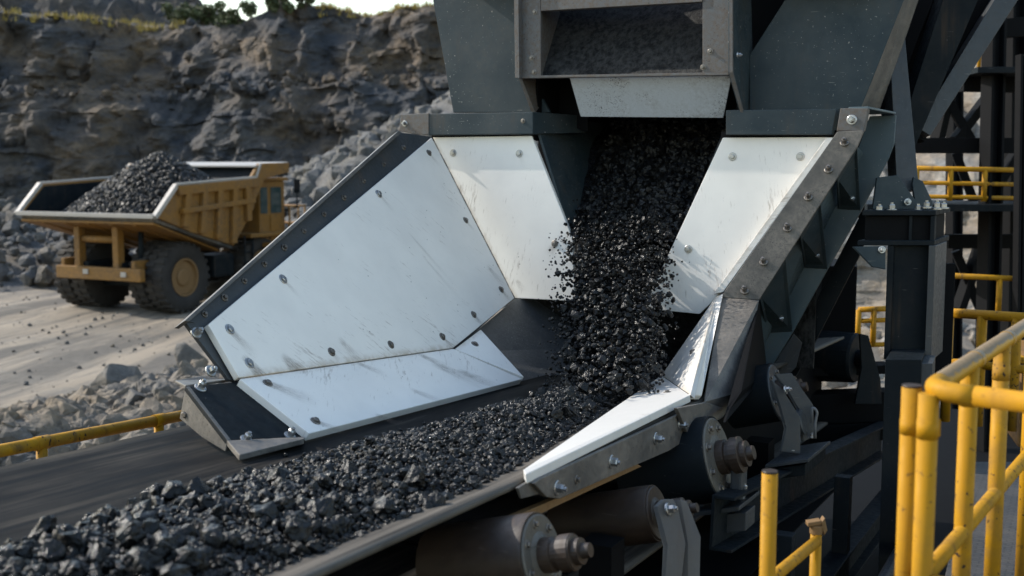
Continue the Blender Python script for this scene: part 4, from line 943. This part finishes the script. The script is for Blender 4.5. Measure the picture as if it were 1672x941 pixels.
dfl = plate('deflector_plate', [back((930, 127), DG + 0.06), back((1195, 123), DG + 0.06), back((1181, 193), DG + 0.22), back((948, 191), DG + 0.22)], 0.012, M['deflector'], hopp)
plate('throat_wall', [back((850, 128), DG + 0.5), back((960, 128), DG + 0.5), back((960, 215), DG + 0.5), back((872, 190), DG + 0.5)], 0.01, M['black'], hopp)

# hopper legs and braces behind the right panel
frame = thing('hopper_frame', at(1500, 330, 7.2) , 'dark steel frame of braces and a bolted column holding up the hopper', 'steel frame')
DK = 7.15
def strut(name, q0, q1, w0, w1, dep0, dep1, t, mat='dark_steel'):
    """flat-faced bar from pixel q0 to q1 at the given depths, w0 and w1 wide in pixels"""
    dx, dy = q1[0] - q0[0], q1[1] - q0[1]; l = math.hypot(dx, dy); nx, ny = -dy / l, dx / l
    pts = [at(q0[0] + nx * w0 / 2, q0[1] + ny * w0 / 2, dep0), at(q1[0] + nx * w1 / 2, q1[1] + ny * w1 / 2, dep1), at(q1[0] - nx * w1 / 2, q1[1] - ny * w1 / 2, dep1), at(q0[0] - nx * w0 / 2, q0[1] - ny * w0 / 2, dep0)]
    bm = bmesh.new(); prism(bm, pts, AF * t, 0.004); return from_bm(name, bm, M[mat], frame)
strut('brace', (1483, 312), (1462, 20), 36, 24, DK, DK + 0.1, 0.16, 'bracket_blue')
strut('brace', (1478, 240), (1590, -60), 30, 60, DK + 0.3, DK + 0.2, 0.2)
strut('brace', (1508, 215), (1668, -40), 26, 34, DK + 0.35, DK + 0.4, 0.12, 'bracket_blue')
strut('brace', (1496, 225), (1612, -10), 30, 50, DK + 0.5, DK + 0.5, 0.1, 'black')
strut('brace', (1550, 20), (1700, -90), 60, 90, DK + 0.55, DK + 0.55, 0.2)
plate('infill_plate', [at(1436, 170, DK + 0.75), at(1470, 290, DK + 0.75), at(1500, 220, DK + 0.75), at(1640, -60, DK + 0.75), at(1480, -60, DK + 0.75)], 0.03, M['black'], frame)
# gussets, cap plate, box beam, column
plate('gusset', [at(1425, 344, 7.0), at(1432, 290, 7.0), at(1466, 286, 7.0), at(1497, 330, 7.0), at(1500, 344, 7.0)], 0.03, M['blue_steel'], frame)
plate('gusset', [at(1490, 300, 7.1), at(1492, 289, 7.1), at(1507, 296, 7.1), at(1523, 330, 7.1), at(1524, 344, 7.1), at(1496, 344, 7.1)], 0.03, M['blue_steel'], frame)
def block(name, x0, x1, y0, y1, dep, depth, mat, side=0.42, bev=0.004):
    """upright box: front face between pixels x0..x1, y0..y1, turned so its right flank shows"""
    a, b_ = at(x0, (y0 + y1) / 2, dep), at(x1, (y0 + y1) / 2, dep); hgt = (y1 - y0) / FPX * dep
    ex = V((b_.x - a.x, b_.y - a.y, 0)); ey = V((side, 1, 0)).normalized() * depth
    bm = bmesh.new(); box_bm(bm, (a + b_) / 2 + ey / 2, ex, ey, V((0, 0, hgt)), bev); return from_bm(name, bm, M[mat], frame)
block('cap_plate', 1408, 1528, 344, 352, 6.75, 0.55, 'dark_steel', 0.55)
block('box_beam', 1412, 1522, 353, 393, 6.8, 0.45, 'black', 0.55)
block('stiffener', 1484, 1489, 353, 393, 6.78, 0.05, 'dark_steel'); block('stiffener', 1519, 1526, 353, 393, 6.77, 0.06, 'dark_steel', 0.55)
block('flange_plate', 1400, 1526, 393, 401, 6.75, 0.55, 'dark_steel', 0.55)
block('column_web', 1452, 1514, 401, 585, 6.84, 0.30, 'dark_steel', 0.55)
block('column_flange', 1446, 1456, 401, 588, 6.80, 0.30, 'dark_steel', 0.55); block('column_flange', 1513, 1524, 401, 592, 6.78, 0.42, 'grey_bracket', 0.55).data.materials[0] = M['bracket_blue']
cb_ = block('column_base', 1436, 1494, 584, 1150, 6.6, 0.42, 'dark_steel', 0.42)
block('column_base', 1494, 1512, 590, 1150, 6.62, 0.30, 'bracket_blue', 0.42)
block('column_tie', 1524, 1556, 430, 640, 7.25, 0.03, 'black', 0.3)
plate('lug_plate', [at(1393, 403, 6.7), at(1446, 402, 6.7), at(1446, 440, 6.7), at(1425, 436, 6.7)], 0.03, M['blue_steel'], frame)
bolt('bright', at(1440, 408, 6.69), (-AF), frame, 0.8); bolt('bright', at(1482, 330, 6.97), -AF, frame, 0.8)
for q in ((1456, 340), (1499, 341), (1513, 336), (1530, 338), (1541, 337), (1436, 341)): bolt('bright', at(q[0], q[1] + 3, 6.85), (0, 0, 1), frame, 1.1)

# ================================================================== GUARDRAILS AND WALKWAY
ZW = 3.30                                                    # walkway level
wk = thing('walkway', V((2.4, 5.0, ZW)), 'dark steel grating walkway beside the conveyor', 'walkway')
flat = lambda p: V((p.x, p.y, ZW))
bm = bmesh.new(); prism(bm, [V((0.55, 0.4, ZW)), V((4.2, 0.4, ZW)), V((5.0, 6.5, ZW)), V((2.62, 6.5, ZW)), V((1.0, 2.9, ZW))], V((0, 0, -0.05)), 0.004)
def mat_grating():
    m, n, b = new_mat('walkway_grating'); c = coords(n, (1, 1, 1), (0, 0, R(27)))
    x = nd(n, 'ShaderNodeTexBrick'); x.inputs['Scale'].default_value = 9; x.inputs['Mortar Size'].default_value = 0.035; x.offset = 0.5
    n.links.new(c, x.inputs['Vector']); x.inputs['Color1'].default_value = (0.03, 0.03, 0.032, 1); x.inputs['Color2'].default_value = (0.045, 0.043, 0.041, 1); x.inputs['Mortar'].default_value = (0.018, 0.018, 0.018, 1)
    setp(n, b, mixc(n, ramp(n, noi(n, c, 3, 4), [(0.45, 0), (0.7, 0.7)]), x.outputs[0], (0.08, 0.07, 0.06)), 0.65); bump(n, b, x.outputs['Fac'], 0.6, -0.01); return m
from_bm('grating', bm, mat_grating(), wk)
bm = bmesh.new(); beam_bm(bm, (2.92, 6.5, ZW + 0.03), (5.0, 6.5, ZW + 0.03), 0.012, 0.14); from_bm('toe_board', bm, M['dark_steel'], wk)
for x, y in ((4.0, 0.8), (3.0, 6.3), (4.8, 6.3), (2.75, 8.2)):
    bm = bmesh.new(); beam_bm(bm, (x, y, ZW - 0.06), (x, y, 0), 0.12, 0.12, (1, 0, 0)); from_bm('walkway_leg', bm, M['dark_steel'], wk)
ZR = ZW + 1.10
gr = thing('guardrail', onz(1514, 640, ZR) - V((0, 0, 1.1)), 'yellow tubular guardrail wrapping the walkway corner, hand-worn on top', 'guardrail')
cA = onz(1517, 637, ZR); far = onz(1672, 535, ZR); dirA = (far - cA).normalized(); endA = cA + dirA * 3.6
cB = onz(1672, 657, ZR); dirB = (cB - cA).normalized(); endB = cA + dirB * 1.3
RT = 0.027
def mat_worn_rail():
    """yellow tube whose top is rubbed to bare steel along the gripped length"""
    m, n, b = new_mat('hand_worn_yellow_rail'); c = coords(n)
    geo = nd(n, 'ShaderNodeNewGeometry'); sp = nd(n, 'ShaderNodeSeparateXYZ'); n.links.new(geo.outputs['Normal'], sp.inputs[0])
    f = nd(n, 'ShaderNodeMath', operation='MULTIPLY_ADD'); n.links.new(noi(n, coords(n, (4, 4, 4)), 3, 5), f.inputs[0]); f.inputs[1].default_value = 0.9; n.links.new(sp.outputs[2], f.inputs[2])
    st = noi(n, coords(n, (60, 4, 30), (0, 0, R(-30))), 1.2, 4)
    bare = mixc(n, st, (0.15, 0.105, 0.055), (0.25, 0.185, 0.11))
    setp(n, b, mixc(n, ramp(n, f.outputs[0], [(0.74, 0), (0.92, 1)]), (0.44, 0.215, 0.005), bare), 0.38); return m
M['rail_worn'] = mat_worn_rail()
tube('top_rail', [cA + dirA * 0.10, endA], RT, M['rail_worn'], gr, 20)
tube('top_rail', rounded([cA + dirA * 0.12, cA, cA + dirB * 0.12], 0.085, 8), RT * 1.02, M['yellow'], gr, 20)
tube('top_rail', [cA + dirB * 0.10, endB], RT, M['yellow'], gr, 20)
for t in (0.55, 1.05, 1.6): tube('rail_sleeve', [cA + dirA * t, cA + dirA * (t + 0.045)], RT * 1.06, M['rail_worn'], gr, 20)
def post(p, name='post', r=RT, z0=ZW, z1=ZR - 0.01):
    return tube(name, [V((p.x, p.y, z0)), V((p.x, p.y, z1))], r, M['yellow'], gr, 20)
post(cA)
for t in (0.5, 1.0, 1.62, 2.3, 3.0): post(cA + dirA * t)
tube('mid_rail', [cA + V((0, 0, -0.52)), endA + V((0, 0, -0.52))], RT * 0.85, M['yellow'], gr, 18)
tube('mid_rail', [cA + V((0, 0, -0.52)) + dirB * 0.02, endB + V((0, 0, -0.52))], RT * 0.85, M['yellow'], gr, 18)
for t in (0.0, 0.5, 1.0, 1.62): tube('post_collar', [cA + dirA * t + V((0, 0, -0.08)), cA + dirA * t + V((0, 0, -0.13))], RT * 1.06, M['yellow'], gr, 18)
g2 = thing('gate_post', V((0, 0, 0)), 'single yellow post with a worn open top beside the guardrail corner', 'post')
p2 = at(1489, 632, 3.18); g2.location = (p2.x, p2.y, ZW)
tube('tube', [V((p2.x, p2.y, ZW)), p2], RT, M['yellow'], g2, 20); tube('cap', [p2 + V((0, 0, -0.001)), p2 + V((0, 0, 0.006))], RT * 0.96, M['rust'], g2, 20)
hp_ = p2 + V((0, 0, -0.11)); bm = bmesh.new(); box_bm(bm, hp_ + V((0.045, -0.01, 0)), V((0.06, -0.01, 0)), V((0, 0.02, 0)), V((0, 0, 0.05)), 0.004); from_bm('latch', bm, M['yellow'], g2)
tube('collar', [hp_ + V((0, 0, 0.02)), hp_ + V((0, 0, -0.02))], RT * 1.06, M['yellow'], g2, 18)
# cut-off post and short barrier below the conveyor's edge
g3 = thing('bollard_post', at(1250, 955, 3.7), 'yellow capped post standing by itself in front of the conveyor stringer', 'post')
pt = at(1257, 772, 3.7); tube('tube', [V((pt.x, pt.y, pt.z - 1.3)), pt], 0.0255, M['yellow'], g3, 20); tube('cap', [pt + V((0, 0, -0.001)), pt + V((0, 0, 0.007))], 0.0245, M['rust'], g3, 20)
g4 = thing('short_barrier', at(1330, 955, 4.4), 'low yellow barrier with a broken clamp on its post, at the bottom edge', 'barrier')
pb = at(1333, 858, 4.4); tube('post', [V((pb.x, pb.y, pb.z - 1.2)), pb], 0.021, M['yellow'], g4, 18)
tube('mid_rail', [at(1333, 884, 4.38), at(1240, 962, 3.75)], 0.021, M['yellow'], g4, 18)
bm = bmesh.new(); box_bm(bm, pb + V((-0.012, 0, 0.012)), V((0.05, 0, 0.008)), V((0, 0.04, 0)), V((0, 0, 0.016)), 0.003); box_bm(bm, pb + V((0.026, 0, 0.0)), V((0.012, 0, 0.02)), V((0, 0.036, 0)), V((-0.012, 0, 0.05)), 0.003); from_bm('clamp', bm, M['rust_edge'], g4)
bm = bmesh.new(); lathe_bm(bm, pb, (0, 0, 1), [(-0.03, 0.025), (0.0, 0.026), (0.004, 0.015)], 16); from_bm('collar', bm, M['rust_edge'], g4)
# left handrail beyond the belt
g5 = thing('handrail', at(100, 760, 6.0), 'long yellow handrail beyond the far edge of the belt', 'handrail')
r0, r1 = at(-60, 748, 5.05), at(312, 676, 6.45)
tube('top_rail', [r0, r1], 0.030, M['yellow'], g5, 20)
for q, dp in ((48, 5.36), (247, 6.15)):
    t = (q + 60) / 372; p = r0 + (r1 - r0) * t; tube('post', [p, p - V((0, 0, 1.2))], 0.026, M['yellow'], g5, 18)
    s_ = (r1 - r0).normalized(); tube('rail_sleeve', [p - s_ * 0.04, p + s_ * 0.04], 0.0335, M['yellow'], g5, 20)

# ================================================================== STEEL TOWER AND WALKWAY BEHIND
tw = thing('steel_tower', at(1620, 900, 13), 'dark steel tower of columns, beams and cross braces behind the guardrail', 'steel tower')
def tcol(x0, y0, x1, y1, dep, wd, mat='black', name='column'):
    bm = bmesh.new(); p, q = at(x0, y0, dep), at(x1, y1, dep); hbeam_bm(bm, q, p, wd, wd, 0.03, (1, 0.3, 0)); return from_bm(name, bm, M[mat], tw)
tcol(1626, -60, 1608, 760, 12.0, 0.17); tcol(1658, -60, 1646, 700, 13.0, 0.19); tcol(1690, -60, 1684, 700, 14.0, 0.2); tcol(1560, -20, 1556, 700, 15.5, 0.16); tcol(1668, 90, 1660, 700, 11.4, 0.08)
def tbeam(x0, y0, x1, y1, dep, hgt, dep1=None, name='beam', mat='black'):
    bm = bmesh.new(); beam_bm(bm, at(x0, y0, dep), at(x1, y1, dep1 or dep), 0.14, hgt, (0, 0, 1), 0.004); return from_bm(name, bm, M[mat], tw)
tbeam(1490, 238, 1720, 238, 12.2, 0.16); tbeam(1570, 136, 1720, 138, 12.4, 0.18); tbeam(1545, 394, 1720, 394, 12.6, 0.15); tbeam(1490, 60, 1720, 40, 12.6, 0.2)
for a_, b_ in (((1545, 160), (1585, 228)), ((1612, 160), (1560, 228)), ((1530, 228), (1548, 150)), ((1560, 250), (1590, 330)), ((1560, 410), (1600, 505)), ((1600, 405), (1565, 505)), ((1660, 250), (1610, 330))):
    tbeam(a_[0], a_[1], b_[0], b_[1], 12.8, 0.09, None, 'cross_brace')
bm = bmesh.new(); box_bm(bm, at(1600, 336, 12.3), V((2.6, -0.25, 0)), V((0.1, 1.3, 0)), V((0, 0, 0.07)), 0.004); from_bm('platform', bm, M['dark_steel'], tw)
bm = bmesh.new(); box_bm(bm, at(1640, 121, 12.3), V((0.9, 0, 0)), V((0.1, 1.1, 0)), V((0, 0, 0.06)), 0.004); from_bm('platform', bm, M['dark_steel'], tw)
def rail_run(label, q0, q1, dep0, dep1, hpx, n_posts, r, mids=(0.5,), name='platform_railing'):
    t = thing(name, at(q0[0], q0[1] + hpx, dep0), label, 'railing'); a, b_ = at(*q0, dep0), at(*q1, dep1); h = hpx / FPX * dep0
    tube('top_rail', [a, b_], r, M['yellow'], t, 10)
    for m_ in mids: tube('mid_rail', [a - V((0, 0, h * m_)), b_ - V((0, 0, h * m_))], r * 0.85, M['yellow'], t, 10)
    for k in range(n_posts):
        p = a + (b_ - a) * k / (n_posts - 1); tube('post', [p, p - V((0, 0, h))], r, M['yellow'], t, 10)
    return t
rail_run('yellow railing on the tower platform at chute header height', (1497, 275), (1720, 279), 11.9, 11.9, 52, 5, 0.027, (0.45, 0.88))
rail_run('far yellow railing high up beside the tower', (1600, 70), (1672, 82), 13.6, 13.2, 50, 4, 0.022, (0.4,))
rail_run('thin yellow railing halfway down behind the tower column', (1545, 450), (1720, 458), 11.5, 11.5, 60, 3, 0.028, ())
rail_run('yellow railing under the tower, just behind the column', (1550, 511), (1720, 522), 8.6, 8.0, 180, 4, 0.036, (0.45,))
rail_run('yellow railing seen through the gap under the chute', (1402, 506), (1452, 504), 10.5, 10.5, 62, 3, 0.026, (0.3, 0.95))
mb = thing('machine_cover', at(1700, 640, 9.5), 'ochre yellow machine cover at the right edge behind the guardrail', 'machine cover')
bm = bmesh.new(); box_bm(bm, at(1712, 640, 9.6), V((0.62, 0, 0)), V((0.2, 0.8, 0)), V((0, 0, 0.75)), 0.03); from_bm('housing', bm, M['truck_yellow'], mb)
bm = bmesh.new(); box_bm(bm, at(1712, 574, 9.55), V((0.68, 0, 0)), V((0.2, 0.86, 0)), V((0, 0, 0.05)), 0.01); from_bm('lid', bm, M['yellow'], mb)

# ================================================================== DUMP TRUCK AND ITS LOAD
HT = R(26); TF = V((math.sin(HT), math.cos(HT), 0)); TR = V((math.cos(HT), -math.sin(HT), 0)); TO = V((-12.97, 39.45, 0.02))
def Tk(x, y, z): return TO + TR * x + TF * y + V((0, 0, z))
trk = thing('dump_truck', TO, 'dusty yellow rigid dump truck on the haul road, seen from behind, heaped with coal', 'dump truck')
def tplate(name, pts, t, mat, parent, bev=0.02, side=None):
    P_ = [Tk(*p) for p in pts]; n = nrm(P_) if side is None else V(TR * side[0] + TF * side[1] + V((0, 0, side[2])))
    bm = bmesh.new(); prism(bm, P_, n * t, bev); return from_bm(name, bm, mat, parent)
def tbox(name, c, s, mat, parent, bev=0.03):
    bm = bmesh.new(); box_bm(bm, Tk(*c), TR * s[0], TF * s[1], V((0, 0, s[2])), bev); return from_bm(name, bm, mat, parent)
Y, RW = M['truck_yellow'], M['rim_white']
hw = 3.0
body = tplate('dump_body', [(hw, -1.95, 3.28), (hw, -0.95, 4.22), (hw, 3.0, 4.42), (hw, 2.9, 3.4), (hw, 1.75, 2.15), (hw, -0.35, 2.72)], 0.10, Y, trk, 0.02, (-1, 0, 0))
tplate('side_wall', [(-hw, -1.95, 3.28), (-hw, -0.95, 4.22), (-hw, 3.0, 4.42), (-hw, 2.9, 3.4), (-hw, 1.75, 2.15), (-hw, -0.35, 2.72)], 0.10, Y, body, 0.02, (1, 0, 0))
tplate('floor', [(-hw + 0.1, -1.95, 3.24), (hw - 0.1, -1.95, 3.24), (hw - 0.1, 1.75, 2.15), (-hw + 0.1, 1.75, 2.15)], 0.12, M['dark_rubble'], body, 0.02, (0, 0, -1))
tplate('tail_underside', [(-hw + 0.1, -1.94, 3.10), (hw - 0.1, -1.94, 3.10), (hw - 0.6, 1.7, 2.0), (-hw + 0.6, 1.7, 2.0)], 0.08, Y, body, 0.02, (0, 0, -1))
tplate('lining', [(-hw + 0.11, -1.9, 3.26), (-hw + 0.11, -0.95, 4.16), (-hw + 0.11, 3.0, 4.36), (-hw + 0.11, 1.75, 2.2)], 0.02, M['dark_steel'], body, 0.004, (1, 0, 0))
tplate('front_wall', [(-hw + 0.1, 1.75, 2.15), (hw - 0.1, 1.75, 2.15), (hw - 0.1, 3.3, 4.86), (-hw + 0.1, 3.3, 4.86)], 0.10, M['dark_steel'], body, 0.02, (0, 1, 0))
tplate('canopy', [(-hw, 3.0, 4.80), (hw, 3.0, 4.80), (hw, 4.9, 4.92), (-hw, 4.9, 4.92)], 0.07, RW, body, 0.02, (0, 0, 1))
for s in (-1, 1):
    tplate('canopy_side', [(s * (hw + 0.01), 2.7, 4.40), (s * (hw + 0.01), 3.2, 4.93), (s * (hw + 0.01), 4.92, 4.97), (s * (hw + 0.01), 4.92, 4.62), (s * (hw + 0.01), 3.5, 4.42), (s * (hw + 0.01), 2.9, 3.6)], 0.12, Y, body, 0.015, (-s, 0, 0))
# pale worn rims
def rimbar(pts, r):
    bm = bmesh.new()
    for a, b_ in zip(pts[:-1], pts[1:]): beam_bm(bm, Tk(*a), Tk(*b_), r, r * 0.8, (0, 0, 1), 0.01)
    return from_bm('rim', bm, RW, body)
rimbar([(-hw, -2.0, 3.29), (hw, -2.0, 3.29)], 0.17)
for s in (-1, 1):
    rimbar([(s * hw, -2.02, 3.26), (s * hw, -1.0, 4.25)], 0.17); rimbar([(s * hw, -1.0, 4.28), (s * hw, 3.05, 4.47)], 0.09)
    rimbar([(s * hw, 3.0, 4.47), (s * hw, 3.25, 4.92)], 0.12)
# side ribs of the body
def sideline(y): 
    top = np.interp(y, [-0.95, 3.0], [4.22, 4.42]); bot = np.interp(y, [-1.95, -0.35, 1.75, 2.9], [3.28, 2.72, 2.15, 3.4]); return top, bot
for s in (-1, 1):
    x = s * (hw + 0.09)
    for y0, y1 in ((-0.55, -0.75), (0.25, 0.05), (1.0, 0.85), (1.75, 1.62), (2.4, 2.45)):
        t_, _ = sideline(y0); _, b_ = sideline(y1)
        bm = bmesh.new(); beam_bm(bm, Tk(x, y0, t_ - 0.1), Tk(x, y1, b_ + 0.05), 0.24, 0.16, TR, 0.02); from_bm('side_rib', bm, Y, body)
    bm = bmesh.new(); beam_bm(bm, Tk(x + s * 0.03, -0.9, 3.42), Tk(x + s * 0.03, 2.75, 3.66), 0.17, 0.17, TR, 0.02); from_bm('side_rail', bm, Y, body)
    bm = bmesh.new(); beam_bm(bm, Tk(x, -1.0, 4.08), Tk(x, 3.0, 4.28), 0.15, 0.30, (0, 0, 1), 0.02); from_bm('top_rail', bm, Y, body)
for x in (-2.0, -1.0, 0, 1.0, 2.0):
    bm = bmesh.new(); beam_bm(bm, Tk(x, -1.85, 3.04), Tk(x * 0.8, 1.6, 1.95), 0.16, 0.14, (0, 0, 1), 0.01); from_bm('floor_rib', bm, Y, body)
# chassis, bumper beam, uprights
tbox('chassis', (-0.75, 2.0, 1.45), (0.3, 6.6, 0.5), M['dark_steel'], trk); tbox('chassis', (0.75, 2.0, 1.45), (0.3, 6.6, 0.5), M['dark_steel'], trk)
tbox('rear_axle', (0, 0, 1.15), (2.6, 0.7, 0.7), M['dark_steel'], trk, 0.1)
tbox('rear_bumper', (0.1, -1.5, 1.35), (3.7, 0.22, 0.42), Y, trk)
for x in (-0.95, 0.75): tbox('hinge_post', (x, -1.3, 2.1), (0.24, 0.3, 1.7), Y, trk)
for x in (-1.55, 1.55): tbox('bumper_arm', (x, -1.0, 1.65), (0.16, 1.0, 0.3), Y, trk)
bm = bmesh.new(); tube_bm(bm, [Tk(-1.0, -1.25, 2.45), Tk(0.8, -1.25, 2.45)], 0.12, 12); from_bm('hinge_pin', bm, Y, trk)
for x in (-1.3, 1.3): 
    bm = bmesh.new(); tube_bm(bm, [Tk(x, -0.9, 1.5), Tk(x * 1.05, -0.9, 2.7)], 0.09, 10); from_bm('strut', bm, M['dark_steel'], trk)
tbox('tail_lamp', (-0.4, -1.63, 1.4), (0.22, 0.05, 0.16), RW, trk, 0.01); tbox('tail_lamp', (1.25, -1.63, 1.36), (0.22, 0.05, 0.16), RW, trk, 0.01)
# wheels: tyre with lugs, rim and hub
def wheel(x, y, r, wd, s):
    c = Tk(x, y, r); ax = TR * s
    bm = bmesh.new(); lathe_bm(bm, c, ax, [(-wd / 2, r * 0.55), (-wd / 2, r * 0.9), (-wd * 0.42, r * 0.97), (wd * 0.42, r * 0.97), (wd / 2, r * 0.9), (wd * 0.52, r * 0.75), (wd * 0.46, r * 0.56), (wd * 0.36, r * 0.52), (wd * 0.06, r * 0.50)], 40)
    wh = from_bm('wheel', bm, M['tyre'], trk, True)
    a = ax.cross(V((0, 0, 1))).normalized(); b_ = V((0, 0, 1)); bm = bmesh.new()
    for k in range(26):
        t = 2 * math.pi * k / 26; rad = a * math.cos(t) + b_ * math.sin(t); tg = -a * math.sin(t) + b_ * math.cos(t)
        for q in (-1, 1): box_bm(bm, c + rad * r * 0.965 + ax * q * wd * 0.26 + tg * q * 0.06, ax * wd * 0.46, tg * 0.15, rad * 0.09, 0.015)
    from_bm('tread', bm, M['tyre'], wh)
    bm = bmesh.new(); lathe_bm(bm, c, ax, [(wd * 0.30, r * 0.53), (wd * 0.47, r * 0.54), (wd * 0.47, r * 0.49), (wd * 0.10, r * 0.44), (wd * 0.10, r * 0.29), (wd * 0.36, r * 0.25), (wd * 0.40, r * 0.20), (wd * 0.40, r * 0.09)], 32); from_bm('rim', bm, M['rust_edge'], wh)
    for k in range(10):
        t = 2 * math.pi * k / 10; o = bolt('small', c + ax * wd * 0.105 + (a * math.cos(t) + b_ * math.sin(t)) * r * 0.37, ax, wh, 3.0)
for s in (-1, 1):
    wheel(s * 2.05, 0, 1.18, 0.72, s); wheel(s * 1.28, 0, 1.18, 0.66, s); wheel(s * 2.0, 4.1, 1.18, 0.72, s)
# cab, platform, rails, mirror
cabx = 1.55
cab = tbox('cab', (cabx, 4.75, 3.15), (1.6, 1.5, 2.3), Y, trk, 0.06)
tbox('window', (cabx + 0.81, 4.95, 3.6), (0.02, 0.62, 0.95), M['glass'], cab, 0.005); tbox('window', (cabx + 0.81, 4.25, 3.6), (0.02, 0.4, 0.95), M['glass'], cab, 0.005)
tbox('window', (cabx, 3.99, 3.65), (1.1, 0.02, 0.8), M['glass'], cab, 0.005); tbox('windscreen', (cabx, 5.51, 3.6), (1.4, 0.02, 1.0), M['glass'], cab, 0.005)
tbox('door', (cabx + 0.82, 4.95, 2.62), (0.03, 0.72, 0.9), Y, cab, 0.01); tbox('cab_roof', (cabx, 4.75, 4.36), (1.8, 1.7, 0.12), Y, cab, 0.03)
tbox('deck', (0.2, 5.2, 2.0), (5.2, 2.2, 0.16), Y, trk); tbox('engine_hood', (-0.6, 5.6, 2.6), (1.9, 1.8, 1.2), Y, trk, 0.08)
tbox('fender', (2.15, 4.15, 2.38), (0.95, 2.0, 0.14), Y, trk); tbox('fender', (-2.15, 4.15, 2.38), (0.95, 2.0, 0.14), Y, trk)
tbox('front_bumper', (0, 6.5, 1.1), (4.6, 0.3, 0.7), Y, trk)
bm = bmesh.new()
for y in (5.3, 5.85, 6.25): tube_bm(bm, [Tk(2.7, y, 2.05), Tk(2.7, y, 3.35)], 0.04, 8)
for z in (2.7, 3.35): tube_bm(bm, [Tk(2.7, 5.2, z), Tk(2.7, 6.28, z), Tk(1.2, 6.28, z)], 0.04, 8)
from_bm('deck_railing', bm, Y, trk)
bm = bmesh.new(); tube_bm(bm, [Tk(2.35, 5.5, 3.2), Tk(2.75, 5.7, 3.3), Tk(2.75, 5.7, 4.3)], 0.03, 8); box_bm(bm, Tk(2.78, 5.68, 4.1), TR * 0.25, TF * 0.05, V((0, 0, 0.5)), 0.01); from_bm('mirror', bm, M['dark_steel'], trk)
bm = bmesh.new()
for y in (3.0, 3.45): tube_bm(bm, [Tk(2.45, y, 0.9), Tk(2.45, y, 2.4)], 0.035, 8)
for z in (1.1, 1.45, 1.8, 2.15): tube_bm(bm, [Tk(2.45, 3.0, z), Tk(2.45, 3.45, z)], 0.03, 8)
from_bm('ladder', bm, M['dark_steel'], trk)
tbox('fuel_tank', (1.75, 2.2, 1.4), (0.9, 1.1, 0.8), M['dark_steel'], trk, 0.12)
# coal heap in the body
def load_z(x, y):
    r = math.hypot((x - 0.4) / 3.05, (y - 1.15) / 2.8); z = 5.28 - 1.80 * max(0, r) ** 1.15
    if y < -0.2: z -= 0.10 * (-0.2 - y)
    return z
ev, pos, size = [], [], []; nu, nv = 40, 46
for i in range(nu):
    for k in range(nv):
        x, y = -2.7 + 5.4 * i / (nu - 1), -1.85 + 4.9 * k / (nv - 1); fl_ = np.interp(y, [-1.95, 1.75, 3.3], [3.22, 2.2, 2.6]); ev.append(Tk(x, y, max(fl_ - 0.12, load_z(x, y) - 0.06))[:])
while len(pos) < 9000:
    x, y = random.uniform(-2.65, 2.65), random.uniform(-1.8, 3.0); z = load_z(x, y)
    if z < np.interp(y, [-1.95, 1.75, 3.3], [3.22, 2.2, 2.6]): continue
    s_ = 0.035 + 0.11 * random.random() ** 2.8; pos.append(Tk(x, y, z + s_ * random.uniform(-0.2, 0.4))[:]); size.append(s_)
ll = lumps('coal_load', np.array(pos), np.array(size), M['coal_load'], None, Tk(0, 0.9, 3.5), (np.array(ev), grid_tris(nu, nv)))
tag(ll, 'coal heaped high in the body of the yellow dump truck', 'coal', kind='stuff')
